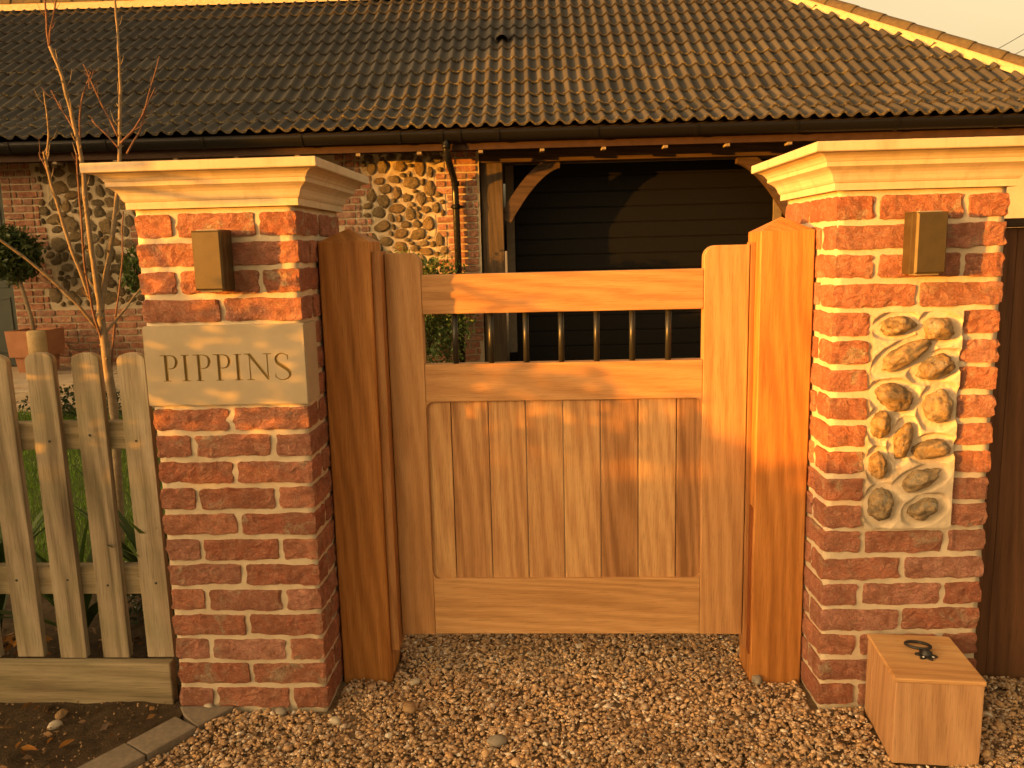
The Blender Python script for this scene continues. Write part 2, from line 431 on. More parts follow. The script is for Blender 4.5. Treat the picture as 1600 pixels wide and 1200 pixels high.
def prism(name, pts, axis, a, b, mat, parent=None, bev=0.0, **k):
    """polygon pts in the plane across `axis`, extruded from a to b; origin at the centre"""
    def P(p, t): return {0: (t, p[0], p[1]), 1: (p[0], t, p[1]), 2: (p[0], p[1], t)}[axis]
    vs = [P(p, a) for p in pts] + [P(p, b) for p in pts]
    c = np.mean(np.array(vs), axis=0); n = len(pts)
    bm = bmesh.new(); bv = [bm.verts.new(tuple(np.array(v) - c)) for v in vs]
    bm.faces.new(bv[:n][::-1]); bm.faces.new(bv[n:])
    for i in range(n): bm.faces.new((bv[i], bv[(i + 1) % n], bv[n + (i + 1) % n], bv[n + i]))
    bmesh.ops.recalc_face_normals(bm, faces=bm.faces)
    if bev: bmesh.ops.bevel(bm, geom=bm.edges[:], offset=bev, segments=2, affect='EDGES', profile=0.5)
    return put(name, bm_mesh(name, bm, mat), parent, tuple(c), **k)


def tube_geo(pts, radii, n=8, caps=True):
    pts = [Vector(p) for p in pts]; V, F = [], []
    up = None
    for i, p in enumerate(pts):
        d = (pts[min(i + 1, len(pts) - 1)] - pts[max(i - 1, 0)]).normalized()
        if up is None: up = d.orthogonal().normalized()
        s = d.cross(up)
        s = s.normalized() if s.length > 1e-6 else d.orthogonal().normalized()
        up = s.cross(d).normalized()
        for k in range(n):
            a = 2 * PI * k / n
            V.append(p + (s * math.cos(a) + up * math.sin(a)) * radii[i])
    m = len(pts)
    for i in range(m - 1):
        for k in range(n):
            F.append((i * n + k, i * n + (k + 1) % n, (i + 1) * n + (k + 1) % n, (i + 1) * n + k))
    if caps: F.append(tuple(range(n))[::-1]); F.append(tuple(range((m - 1) * n, m * n)))
    return V, F


def join_geo(geos):
    V, F = [], []
    for v, f in geos:
        o = len(V); V += list(v); F += [tuple(i + o for i in q) for q in f]
    return V, F


def nz(p, s, seed=0.0):
    return mnoise.noise(Vector((p[0] * s + seed * 7.3, p[1] * s - seed * 3.1, p[2] * s + seed * 1.7)))


def gridbox(L, W, H, nx, ny, nzz):
    idx, V, F = {}, [], []
    def vid(i, j, k):
        if (i, j, k) not in idx:
            idx[(i, j, k)] = len(V); V.append([L * (i / nx - .5), W * (j / ny - .5), H * (k / nzz - .5)])
        return idx[(i, j, k)]
    for i in range(nx):
        for j in range(ny):
            F.append((vid(i, j, nzz), vid(i + 1, j, nzz), vid(i + 1, j + 1, nzz), vid(i, j + 1, nzz)))
            F.append((vid(i, j, 0), vid(i, j + 1, 0), vid(i + 1, j + 1, 0), vid(i + 1, j, 0)))
    for i in range(nx):
        for k in range(nzz):
            F.append((vid(i, 0, k), vid(i + 1, 0, k), vid(i + 1, 0, k + 1), vid(i, 0, k + 1)))
            F.append((vid(i, ny, k), vid(i, ny, k + 1), vid(i + 1, ny, k + 1), vid(i + 1, ny, k)))
    for j in range(ny):
        for k in range(nzz):
            F.append((vid(0, j, k), vid(0, j, k + 1), vid(0, j + 1, k + 1), vid(0, j + 1, k)))
            F.append((vid(nx, j, k), vid(nx, j + 1, k), vid(nx, j + 1, k + 1), vid(nx, j, k + 1)))
    return V, F


def brick_mesh(L, W, H, seed, mat, nx=18, ny=9, nzz=7, amp=0.0042, wander=0.0042):
    V, F = gridbox(L, W, H, nx, ny, nzz)
    out = []
    for x, y, z in V:
        ex, ey, ez = abs(x) > L / 2 - 1e-6, abs(y) > W / 2 - 1e-6, abs(z) > H / 2 - 1e-6
        p = Vector((x, y, z))
        n1 = nz(p, 22, seed); n2 = nz(p, 60, seed + 3)
        w1 = nz(p, 34, seed + 12); fold = 1.0 - abs(nz(p + Vector((w1, w1, -w1)) * 0.012, 30, seed + 15)) * 3.0
        d = max(-0.0034, amp * (0.7 * n2 + 0.6 * max(-1.0, min(1.0, fold)) - 0.2) + wander * 0.4 * n1)
        k = ex + ey + ez
        pull = 0.0012 * (k >= 2) + 0.0020 * (k == 3) + 0.0018
        sx, sy, sz = (1 if x > 0 else -1), (1 if y > 0 else -1), (1 if z > 0 else -1)
        if ex: x += sx * (d - pull)
        if ey: y += sy * (d - pull)
        if ez: z += sz * (wander * nz(p, 17, seed + 9) * 0.9 + 0.7 * amp * n2 - pull)
        out.append((x, y, z))
    return mesh('brick', out, F, mat, False)


def leaf_cloud(C, size, elong, seed, droop=0.0, flat=0.0):
    """C: n x 3 leaf centres; diamond leaves of two folded triangles"""
    r = np.random.default_rng(seed); n = len(C)
    a = r.normal(size=(n, 3)); a[:, 2] = a[:, 2] * (1 - flat) - droop; a /= np.linalg.norm(a, axis=1)[:, None]
    b = r.normal(size=(n, 3)); b -= (b * a).sum(1)[:, None] * a; b /= np.linalg.norm(b, axis=1)[:, None]
    c = np.cross(a, b)
    s = size * r.uniform(0.6, 1.35, n)[:, None]; w = s / elong
    V = np.stack([C - a * s * .5, C + b * w * .5 + c * w * .12, C + a * s * .5, C - b * w * .5 + c * w * .12], 1).reshape(-1, 3)
    i = np.arange(n)[:, None] * 4
    F = np.concatenate([i + np.array([[0, 1, 2]]), i + np.array([[0, 2, 3]])], 0)
    return V, F


# ------------------------------------------------------------------ ground
def strip_ground():
    xs = [-600, -8, -4, -2, 0, 2, 4, 8, 600]
    yz = [(-600, 0), (-30, 0), (-4, 0), (0, 0), (1.4, 0), (2.5, 0), (5.5, 0), (12, 0), (60, 0), (900, 0)]
    V = [(x, y, z - 0.014) for y, z in yz for x in xs]; n = len(xs)
    F = [(j * n + i, j * n + i + 1, (j + 1) * n + i + 1, (j + 1) * n + i) for j in range(len(yz) - 1) for i in range(n - 1)]
    return put('ground', mesh('ground', V, F, 'ground_gravel'), kind='structure')


strip_ground()

KERB = [(0.165, -0.004), (0.10, -0.108), (0.02, -0.24), (-0.09, -0.41), (-0.2, -0.58), (-0.5, -1.05)]   # right-hand edge of the kerb line


def build_soil():
    # bumpy bed left of the kerb, in front of the picket fence
    nx, ny = 60, 50; V, F = [], []
    for j in range(ny + 1):
        for i in range(nx + 1):
            y = -1.3 + 1.42 * j / ny
            xr = np.interp(y, [-1.3, -1.05, -0.58, -0.41, -0.24, -0.108, -0.004, 0.12], [-0.72, -0.57, -0.27, -0.16, -0.05, 0.03, 0.02, -0.02])
            x = -2.6 + (xr + 2.6) * i / nx
            z = 0.004 + 0.012 * nz((x, y, 0), 9) + 0.007 * nz((x, y, 0), 30, 2)
            V.append((x, y, z))
    n = nx + 1
    F = [(j * n + i, j * n + i + 1, (j + 1) * n + i + 1, (j + 1) * n + i) for j in range(ny) for i in range(nx)]
    put('soil_bed', mesh('soil_bed', V, F, 'soil', True), kind='structure')
    # garden border and lawn behind the fence
    nx, ny = 50, 60; V = []
    for j in range(ny + 1):
        for i in range(nx + 1):
            y = 0.12 + 4.3 * j / ny; x = -6 + 5.75 * i / nx
            z = 0.006 + np.interp(y, [0, 1.4, 2.5, 5.5], [0, 0, 0.03, 0.12]) + (0.012 * nz((x, y, 0), 7) if y < 1.0 else 0.004)
            V.append((x, y, z))
    n = nx + 1
    F = [(j * n + i, j * n + i + 1, (j + 1) * n + i + 1, (j + 1) * n + i) for j in range(ny) for i in range(nx)]
    put('garden_border', mesh('garden_border', V, F, 'soil', True), kind='structure')


build_soil()


def build_gravel():
    # stones over the drive, round the pillars and posts
    def free(P):
        x, y = P[:, 0], P[:, 1]
        ok = np.ones(len(P), bool)
        for x0, x1, y0, y1 in ((-0.02, .452, -.01, .46), (1.82, 2.29, 0.015, .49), (.44, .60, .165, .33), (1.68, 1.84, .165, .33), (2.27, 4.2, .19, .27)):
            ok &= ~((x > x0) & (x < x1) & (y > y0) & (y < y1))
        ok &= ~((x > 1.95) & (x < 2.17) & (y > -.24) & (y < 0.0))
        kx = np.interp(y, [k[1] for k in KERB][::-1], [k[0] for k in KERB][::-1]) + 0.006
        ok &= (y > 0.0) | (x > kx)
        ok &= (y < 0.0) | (x > 0.2)
        return ok
    def scatter(n, x0, x1, y0, y1, s0, s1):
        P = np.stack([rng.uniform(x0, x1, n), rng.uniform(y0, y1, n)], 1)
        P = P[free(P)]
        s = s0 + (s1 - s0) * rng.random(len(P)) ** 2.2
        return P, s
    sets = [scatter(72000, -0.25, 2.75, -0.62, 0.78, 0.0033, 0.0086), scatter(9000, 2.4, 3.6, -0.6, 0.6, 0.005, 0.010),
            scatter(7000, -0.6, 2.6, -1.2, -0.6, 0.005, 0.010), scatter(900, -0.2, 2.6, -0.6, 0.6, 0.009, 0.0145)]
    P = np.concatenate([a for a, b in sets]); s = np.concatenate([b for a, b in sets]); n = len(P)
    bm = bmesh.new(); bmesh.ops.create_icosphere(bm, subdivisions=1, radius=1.0)
    bv = np.array([v.co[:] for v in bm.verts]); bf = np.array([[v.index for v in f.verts] for f in bm.faces]); bm.free()
    NV = len(bv); variants = []
    for k in range(24):
        d = 1 + rng.uniform(-0.28, 0.24, NV)
        variants.append(bv * d[:, None])
    variants = np.array(variants)[rng.integers(0, 24, n)]
    ax = np.stack([rng.uniform(0.9, 1.7, n), rng.uniform(0.75, 1.15, n), rng.uniform(0.45, 0.85, n)], 1) * s[:, None]
    W = variants * ax[:, None, :]
    # random tilt then spin
    ta = rng.normal(0, 0.35, n); c, q = np.cos(ta), np.sin(ta)
    y, z = W[:, :, 1].copy(), W[:, :, 2].copy(); W[:, :, 1] = y * c[:, None] - z * q[:, None]; W[:, :, 2] = y * q[:, None] + z * c[:, None]
    tb = rng.normal(0, 0.35, n); c, q = np.cos(tb), np.sin(tb)
    x, z = W[:, :, 0].copy(), W[:, :, 2].copy(); W[:, :, 0] = x * c[:, None] + z * q[:, None]; W[:, :, 2] = -x * q[:, None] + z * c[:, None]
    tc = rng.uniform(0, 2 * PI, n); c, q = np.cos(tc), np.sin(tc)
    x, y = W[:, :, 0].copy(), W[:, :, 1].copy(); W[:, :, 0] = x * c[:, None] - y * q[:, None]; W[:, :, 1] = x * q[:, None] + y * c[:, None]
    lump = 0.006 * np.sin(P[:, 0] * 7.1 + 1) * np.cos(P[:, 1] * 9.3) + 0.004 * np.sin(P[:, 0] * 23 + P[:, 1] * 17)
    zc = -0.006 + lump + rng.uniform(-0.006, 0.007, n)
    W[:, :, 0] += P[:, 0:1]; W[:, :, 1] += P[:, 1:2]; W[:, :, 2] += zc[:, None]
    F = (bf[None] + (np.arange(n) * NV)[:, None, None]).reshape(-1, 3)
    put('gravel', np_mesh('gravel', W.reshape(-1, 3), F, 'gravel', False), kind='stuff', label='golden brown loose gravel on the drive')


build_gravel()

# larger stones that stand out from the gravel
def rock_mesh(sx, sy, sz, seed, mat, sub=2, amp=0.22):
    bm = bmesh.new(); bmesh.ops.create_icosphere(bm, subdivisions=sub, radius=1.0)
    for v in bm.verts:
        d = 1 + amp * nz(v.co, 1.3, seed) * 1.6 + amp * 0.5 * nz(v.co, 3.5, seed + 5)
        v.co = Vector((v.co.x * sx * d, v.co.y * sy * d, v.co.z * sz * d))
    return bm_mesh('stone', bm, mat, True)


mk_rough('stone_pale', (0.42, 0.36, 0.27), (0.55, 0.48, 0.37), 30, 0.5, 0.003, 0.8)
mk_rough('stone_brown', (0.24, 0.15, 0.075), (0.36, 0.23, 0.12), 30, 0.5, 0.003, 0.8)
mk_rough('stone_grey', (0.22, 0.19, 0.15), (0.30, 0.26, 0.21), 30, 0.5, 0.003, 0.8)
for (u, v, sz, m, lab) in ((326, 1103, .014, 'stone_pale', 'small pale flat stone lying against the foot of the name plaque pillar'),
                           (439, 1110, .015, 'stone_grey', 'blocky grey stone at the right end of the plaque pillar foot'),
                           (524, 1125, .015, 'stone_pale', 'pale chunk of stone in the gravel just right of the plaque pillar'),
                           (648, 1064, .013, 'stone_pale', 'white angular stone on the gravel beside the darker gate post'),
                           (640, 1105, .020, 'stone_brown', 'large orange brown pebble in the gravel below the darker gate post'),
                           (776, 1157, .021, 'stone_grey', 'flat grey brown stone in the middle of the gravel'),
                           (1183, 1060, .017, 'stone_grey', 'grey pebble against the foot of the sunlit gate post'),
                           (86, 1132, .016, 'stone_pale', 'white stone lying on the dark soil bed'),
                           (96, 1115, .016, 'stone_brown', 'brown clod of stone at the soil edge under the picket fence')):
    p = atZ(u, v, 0.008)
    o = put('stone', rock_mesh(sz * 1.35, sz, sz * 0.75, u * 0.1, m, 2), None, (p.x, p.y, 0.006), (0, 0, u))
    tag(o, lab, 'stone', 'larger stones lying on the ground')


# ------------------------------------------------------------------ brick pillars
PW = 0.44; BL, BW, BH, JT = 0.215, 0.1025, 0.065, 0.010
ST = [brick_mesh(BL, BW, BH, k * 1.37 + 1, 'brick_red') for k in range(10)]
HALF = [brick_mesh(BW, BW, BH, k * 2.11 + 40, 'brick_red', 9, 9, 7) for k in range(6)]


def mortar_core(name, parent, z0, z1, inset=0.0075):
    V, F = gridbox(PW - 2 * inset, PW - 2 * inset, z1 - z0, 22, 22, 70)
    out = []
    for x, y, z in V:
        h = PW / 2 - inset - 1e-5; d = 0.0022 * nz((x, y, z), 26, 3) + 0.0012 * nz((x, y, z), 80, 5)
        if abs(x) > h: x += d * (1 if x > 0 else -1)
        if abs(y) > h: y += d * (1 if y > 0 else -1)
        out.append((x, y, z))
    return put(name, mesh(name, out, F, 'mortar', True), parent, (PW / 2, PW / 2, (z0 + z1) / 2))


def lay(parent, x, y, z, along, half=False):
    """brick with its centre at x, y, z"""
    me = random.choice(HALF if half else ST)
    rz = (0 if along == 'x' else PI / 2) + random.choice((0, PI)) + random.uniform(-.008, .008)
    rx = random.choice((0, PI))
    return put('brick', me, parent, (x + random.uniform(-.001, .001), y + random.uniform(-.0015, .0015), z + random.uniform(-.001, .001)), (rx, random.uniform(-.006, .006), rz))


def pillar(root, skip_front):
    for k in range(19):
        z = 0.075 * k + BH / 2
        a, b, c = BW / 2, PW / 2, PW - BW / 2
        q0, q1 = BL / 2, PW - BL / 2
        mode = skip_front(k)
        if k % 2 == 0:      # header - stretcher - header on the front
            for x in (a, c):
                if mode == 'plaque': lay(root, x, q1, z, 'y')
                else:
                    lay(root, x, q0, z, 'y'); lay(root, x, q1, z, 'y')
            if mode is None: lay(root, b, a, z, 'x')
            lay(root, b, c, z, 'x')
        else:               # two stretchers on the front
            if mode is None: lay(root, q0, a, z, 'x'); lay(root, q1, a, z, 'x')
            elif mode == 'panel': lay(root, a, a, z, 'x', True); lay(root, c, a, z, 'x', True)
            lay(root, q0, c, z, 'x'); lay(root, q1, c, z, 'x')
            lay(root, a, b, z, 'y'); lay(root, c, b, z, 'y')
        if mode == 'plaque' and k % 2 == 0:
            for x in (a, c): lay(root, x, BW + JT + BW / 2 + .002, z, 'y', True)


LP = thing('brick_pillar', 'red brick gate pillar carrying the stone name plaque, beside the picket fence', 'pillar', (0, 0, 0), 0, 'brick gate pillars')
RP = thing('brick_pillar', 'red brick gate pillar with a flint stone panel set in its front', 'pillar', (1.8371, 0.026, 0), 0.0273, 'brick gate pillars')
pillar(LP, lambda k: 'plaque' if 12 <= k <= 14 else None)
pillar(RP, lambda k: 'panel' if 7 <= k <= 14 else None)
mortar_core('mortar', LP, -0.06, 1.428); mortar_core('mortar', RP, -0.06, 1.428)

# moulded caps
CAPP = [(0.010, 1.427), (0.010, 1.445), (0.0125, 1.4465), (0.016, 1.452), (0.0185, 1.460), (0.0225, 1.468), (0.029, 1.475), (0.036, 1.480), (0.0405, 1.483), (0.0425, 1.484),
        (0.0425, 1.4955), (0.0445, 1.4965), (0.048, 1.503), (0.0545, 1.5095), (0.064, 1.5145), (0.070, 1.516), (0.080, 1.5165), (0.082, 1.5185), (0.082, 1.539), (0.080, 1.541)]


def cap(root):
    bm = bmesh.new(); rings = []
    for e, z in CAPP:
        rings.append([bm.verts.new((x, y, z)) for x, y in ((-e, -e), (PW + e, -e), (PW + e, PW + e), (-e, PW + e))])
    top = bm.verts.new((PW / 2, PW / 2, 1.572))
    bm.faces.new(rings[0][::-1])
    for a, b in zip(rings, rings[1:]):
        for i in range(4): bm.faces.new((a[i], a[(i + 1) % 4], b[(i + 1) % 4], b[i]))
    for i in range(4): bm.faces.new((rings[-1][i], rings[-1][(i + 1) % 4], top))
    bmesh.ops.translate(bm, vec=(-PW / 2, -PW / 2, -1.427), verts=bm.verts)
    put('cap_stone', bm_mesh('cap_stone', bm, 'cast_stone'), root, (PW / 2, PW / 2, 1.427))


cap(LP); cap(RP)


# name plaque with V-cut letters
def stroke(path, closed=False):
    """path: list of (x, y, width) in letter units -> V-shaped cutter geometry (x, depth, z)"""
    V, F = [], []; n = len(path)
    for i, (x, y, w) in enumerate(path):
        x0, y0, _ = path[max(i - 1, 0)]; x1, y1, _ = path[min(i + 1, n - 1)]
        d = Vector((x1 - x0, y1 - y0)); d.normalize(); p = Vector((-d.y, d.x)) * w * 0.5
        k = 1.35
        V += [(x + p.x * k, -w * .5 * .35 * 1.0, y + p.y * k), (x - p.x * k, -w * .5 * .35, y - p.y * k), (x, w * 0.5, y)]
    for i in range(n - 1):
        a, b = i * 3, i * 3 + 3
        F += [(a, b, b + 1, a + 1), (a + 1, b + 1, b + 2, a + 2), (a + 2, b + 2, b, a)]
    F += [(0, 1, 2), (3 * n - 1, 3 * n - 2, 3 * n - 3)]
    return V, F


def curve(pts, m=6):
    """Catmull-Rom through (x, y, w)"""
    out = []; P = [np.array(p, float) for p in pts]; P = [2 * P[0] - P[1]] + P + [2 * P[-1] - P[-2]]
    for i in range(1, len(P) - 2):
        for k in range(m):
            t = k / m
            out.append(tuple(0.5 * ((2 * P[i]) + (-P[i - 1] + P[i + 1]) * t + (2 * P[i - 1] - 5 * P[i] + 4 * P[i + 1] - P[i + 2]) * t * t + (-P[i - 1] + 3 * P[i] - 3 * P[i + 1] + P[i + 2]) * t ** 3)))
    out.append(tuple(P[-2])); return out


def glyph(ch, ox):
    S = []
    if ch == 'P':
        S = [[(62, 2, 36), (62, 272, 36)], [(22, 4, 7), (62, 8, 14), (104, 4, 7)], [(2, 272, 8), (60, 270, 14)],
             curve([(62, 270, 11), (115, 269, 11), (158, 248, 24), (172, 202, 33), (155, 153, 24), (118, 133, 12), (74, 133, 9)])]
    elif ch == 'I':
        S = [[(50, 2, 36), (50, 272, 36)], [(8, 4, 7), (50, 8, 14), (94, 4, 7)], [(6, 272, 7), (50, 268, 14), (94, 272, 7)]]
    elif ch == 'N':
        S = [[(55, 4, 14), (55, 262, 14)], [(16, 4, 7), (55, 7, 12), (98, 4, 7)], [(0, 272, 8), (58, 270, 16)],
             [(48, 272, 30), (70, 248, 34), (236, 20, 30), (244, 6, 18)], [(240, 12, 14), (240, 268, 14)], [(196, 272, 7), (240, 269, 12), (284, 272, 7)]]
    elif ch == 'S':
        S = [curve([(146, 218, 8), (138, 250, 10), (100, 272, 12), (56, 264, 20), (26, 226, 30), (36, 180, 34), (86, 142, 38), (140, 104, 36), (164, 62, 30), (146, 22, 20), (100, 2, 12), (52, 6, 10), (20, 34, 9), (12, 62, 8)]),
             [(146, 262, 6), (148, 236, 10), (144, 206, 5)], [(12, 16, 5), (12, 40, 10), (14, 74, 5)]]
    return [[(x + ox, y, w) for x, y, w in s] for s in S]


def plaque():
    geos = []
    for ch, ox in zip('PIPPINS', (0, 215, 346, 556, 766, 886, 1192)):
        for s in glyph(ch, ox): geos.append(stroke(s))
    zlo, zhi = 0.899, 1.118
    pl = bpy.data.meshes.new('name_plaque')
    bm = bmesh.new(); bmesh.ops.create_cube(bm, size=1.0); bmesh.ops.scale(bm, vec=(0.444, 0.112, zhi - zlo), verts=bm.verts)
    bmesh.ops.bevel(bm, geom=bm.edges[:], offset=0.0025, segments=2, affect='EDGES')
    bm.to_mesh(pl); bm.free(); pl.materials.append(MAT['plaque_stone']); pl.materials.append(MAT['letter_cut_shaded'])
    o = put('name_plaque', pl, LP, (0.220, 0.051, (zlo + zhi) / 2), label='pale stone plaque cut with the name PIPPINS')
    U = 0.359 / 1365; x0, z0 = 0.0405 - 0.220, 0.967 - (zlo + zhi) / 2
    bpy.context.view_layer.update()
    for i, (V, F) in enumerate(geos):
        me = bpy.data.meshes.new('cut'); me.from_pydata([(x0 + v[0] * U, -0.056 + v[1] * U * 0.9, z0 + v[2] * U) for v in V], [], F)
        b2 = bmesh.new(); b2.from_mesh(me); bmesh.ops.recalc_face_normals(b2, faces=b2.faces)
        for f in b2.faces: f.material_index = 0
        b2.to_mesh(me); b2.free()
        me.materials.append(MAT['letter_cut_shaded'])
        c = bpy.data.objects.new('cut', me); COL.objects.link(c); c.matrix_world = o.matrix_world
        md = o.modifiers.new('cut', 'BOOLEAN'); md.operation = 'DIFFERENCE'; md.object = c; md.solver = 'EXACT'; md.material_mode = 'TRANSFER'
        bpy.context.view_layer.update()
        ev = o.evaluated_get(bpy.context.evaluated_depsgraph_get())
        nm = bpy.data.meshes.new_from_object(ev)
        o.modifiers.clear(); o.data = nm
        bpy.data.objects.remove(c)
    o.data.name = 'name_plaque'


bpy.context.view_layer.update()
plaque()


# flint panel in the right-hand pillar
def flint_mesh(w, h, d, seed, mat, sub=3, rough=0.26, cut=True):
    bm = bmesh.new(); bmesh.ops.create_icosphere(bm, subdivisions=sub, radius=1.0)
    for v in bm.verts:
        c = v.co.copy()
        k = 1 + rough * 1.5 * nz(c, 1.15, seed) + rough * 0.9 * nz(c, 2.7, seed + 4) + rough * 0.35 * nz(c, 6, seed + 8)
        v.co = Vector((c.x * w * k, c.y * d * k, c.z * h * k))
    return bm_mesh('flint', bm, mat, True)


FL = [(225, 125, 95, 52, 5), (440, 140, 88, 66, -10), (262, 275, 142, 56, 28), (425, 335, 108, 62, 20), (215, 488, 106, 72, -14), (440, 535, 84, 98, -10),
      (145, 625, 52, 80, -6), (255, 705, 52, 98, -14), (405, 750, 94, 60, 8), (130, 830, 47, 80, 4), (345, 905, 116, 54, 24), (145, 1030, 74, 92, -6), (365, 1055, 90, 58, 22)]


def flint_panel():
    s = 200 / 649.0; ca, sa = math.cos(0.0273), math.sin(0.0273); L = []
    for zx, zy, hw, hh, ang in FL:
        p = atY(1330 + zx * s, 470 + zy * s, 0.026 + 0.006)
        x = (p.x - 1.8371) * ca + (p.y - 0.026) * sa
        L.append((x, p.z, hw * s * 0.44 / 262 * 1.0, hh * s * 0.44 / 262 * 1.0, rad(ang)))
    xa, xb, za, zb = 0.1045, 0.3355, 0.5265, 1.1135
    nx, nn = 92, 230; V = []
    for j in range(nn + 1):
        for i in range(nx + 1):
            x = xa + (xb - xa) * i / nx; z = za + (zb - za) * j / nn; g = 9
            for fx, fz, w, h, a in L:
                dx, dz = x - fx, z - fz; u = dx * math.cos(a) + dz * math.sin(a); v = -dx * math.sin(a) + dz * math.cos(a)
                g = min(g, math.hypot(u / (w + .004), v / (h + .004)))
            y = -0.0105 + 0.0022 * nz((x, z, 0), 22) + 0.0012 * nz((x, z, 1), 90)
            t = (1.34 + 0.12 * nz((x, z, 0), 30, 4) - g) / 0.20
            y = min(0.002, y + 0.0115 * max(0.0, min(1.0, t)) ** 0.8)
            V.append((x, y, z))
    n = nx + 1
    F = [(j * n + i, j * n + i + 1, (j + 1) * n + i + 1, (j + 1) * n + i) for j in range(nn) for i in range(nx)]
    mo = put('flint_panel', mesh('flint_panel', V, F, 'mortar', True), RP, label='mortar panel set with knobbly amber flints')
    for k, (x, z, w, h, a) in enumerate(L):
        put('flint', flint_mesh(w * 0.90, h * 0.90, 0.028 + 0.008 * random.random(), k * 3.7 + 2, 'flint', 4, 0.17), mo, (x, 0.0, z), (0, -a, 0))


flint_panel()


# wall lamps on the pillars
def lamp(parentpil, x, z, label):
    M = parentpil.matrix_world
    p = M @ Vector((x, -0.004, z))
    t = thing('wall_lamp', label, 'lamp', tuple(p), parentpil.rotation_euler.z, 'square lamps on the gate pillars')
    w, h, d, c = 0.040, 0.0775, 0.070, 0.006
    bm = bmesh.new()
    prof = [(0, 0.0), (0, -d * .55), (0.0015, -d * .62), (0.0015, -d + .006), (c, -d)]
    rings = [[bm.verts.new((sx * (w - e), y, sz * (h - e))) for sx, sz in ((-1, -1), (1, -1), (1, 1), (-1, 1))] for e, y in prof]
    bm.faces.new(rings[0]); bm.faces.new(rings[-1][::-1])
    for a, b in zip(rings, rings[1:]):
        for i in range(4): bm.faces.new((a[i], a[(i + 1) % 4], b[(i + 1) % 4], b[i]))
    put('lamp_body', bm_mesh('lamp_body', bm, 'lamp_metal'), t)
    box('back_plate', (-w + .004, -0.001, -h + .004), (w - .004, 0.008, h - .004), 'lamp_dark', t, 0.001)
    for s in (-1, 1):
        box('lens', (-w + .012, -d + .014, s * h - .003), (w - .012, -.012, s * h + .0012), 'lens_glass', t, 0.001)
    return t


bpy.context.view_layer.update()
lamp(LP, 0.2235, 1.290, 'bronze box lamp above the name plaque')
lamp(RP, 0.2125, 1.290, 'bronze box lamp above the flint panel')

# ------------------------------------------------------------------ gate posts and gate
PF, PB = 0.17, 0.32


def post(x0, x1, label):
    t = thing('gate_post', label, 'gate post', ((x0 + x1) / 2, (PF + PB) / 2, 0), 0, 'timber gate posts')
    hw, hd = (x1 - x0) / 2, (PB - PF) / 2; zs, zt = 1.332, 1.372
    bm = bmesh.new()
    c = 0.003
    rows = []
    for z, e in ((-0.05, 0), (zs - 0.001, 0), (zs + 0.001, .002)):
        rows.append([bm.verts.new((sx, sy, z)) for sx, sy in ((-hw + c, -hd + e), (hw - c, -hd + e), (hw - e, -hd + c), (hw - e, hd - c), (hw - c, hd - e), (-hw + c, hd - e), (-hw + e, hd - c), (-hw + e, -hd + c))])
    top = bm.verts.new((0, 0, zt)); bm.faces.new(rows[0][::-1])
    for a, b in zip(rows, rows[1:]):
        for i in range(8): bm.faces.new((a[i], a[(i + 1) % 8], b[(i + 1) % 8], b[i]))
    for i in range(8): bm.faces.new((rows[-1][i], rows[-1][(i + 1) % 8], top))
    put('post_body', bm_mesh('post_body', bm, 'post_wood'), t)
    return t


pl = post(0.4425, 0.5905, 'dark reddish timber gate post beside the name plaque pillar')
pr = post(1.6835, 1.8315, 'sunlit orange timber gate post beside the flint panel pillar')
cx, cy = 0.5165, 0.245
GY = 0.232          # gate front plane
box('stop_batten', (0.591 - cx, 0.186 - cy, 0.085), (0.617 - cx, GY + .045 - cy, 1.303), 'batten_wood', pl, 0.0015)
cx = 1.7575
box('stop_batten', (1.6715 - cx, GY - 0.006 - cy, 0.075), (1.683 - cx, GY + .05 - cy, 1.303), 'batten_wood', pr, 0.001)
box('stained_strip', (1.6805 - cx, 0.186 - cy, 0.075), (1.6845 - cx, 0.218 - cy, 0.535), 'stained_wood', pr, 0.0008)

GT = thing('wooden_gate', 'hardwood pedestrian gate with vertical boards and a row of metal bars', 'gate', (1.135, GY, 0.115))
g0, g1 = 0.619, 1.669; sl, sr = 0.7235, 1.5415
zb, zbt, zmb, zmt, ztb, ztt, zst = 0.116, 0.2985, 0.855, 0.968, 1.117, 1.232, 1.297
TH = 0.044


def gl(x, y, z): return (x - 1.135, y, z - 0.115)


def stile(x0, x1, inner):
    # rounded at the inner top corner
    r = 0.034; pts = []
    if inner > 0:
        pts = [(x0, zb), (x1, zb)] + [(x1 - r + r * math.cos(a), zst - r + r * math.sin(a)) for a in np.linspace(0, PI / 2, 9)] + [(x0, zst)]
    else:
        pts = [(x0, zb), (x1, zb), (x1, zst)] + [(x0 + r - r * math.sin(a), zst - r + r * math.cos(a)) for a in np.linspace(0, PI / 2, 9)]
    pts = [(p[0] - 1.135, p[1] - 0.115) for p in pts]
    return prism('stile', pts, 1, 0, TH, 'gate_wood_z', GT, 0.002)


stile(g0, sl, 1); stile(sr, g1, -1)
box('top_rail', gl(sl + .0005, 0.001, ztb), gl(sr - .0005, TH - .001, ztt), 'gate_wood_x', GT, 0.0025)
box('middle_rail', gl(sl + .0005, 0.001, zmb), gl(sr - .0005, TH - .001, zmt), 'gate_wood_x', GT, 0.0025)
box('bottom_rail', gl(sl + .0005, 0.001, zb + .001), gl(sr - .0005, TH - .001, zbt), 'bottom_rail_wood', GT, 0.0025)
seams = [sl - .006, 0.796, 0.909, 1.021, 1.132, 1.243, 1.355, 1.468, sr + .006]
for a, b in zip(seams, seams[1:]):
    box('board', gl(a + .0011, 0.0115, zbt - .008), gl(b - .0011, 0.034, zmb + .008), 'board_wood', GT, 0.0026)
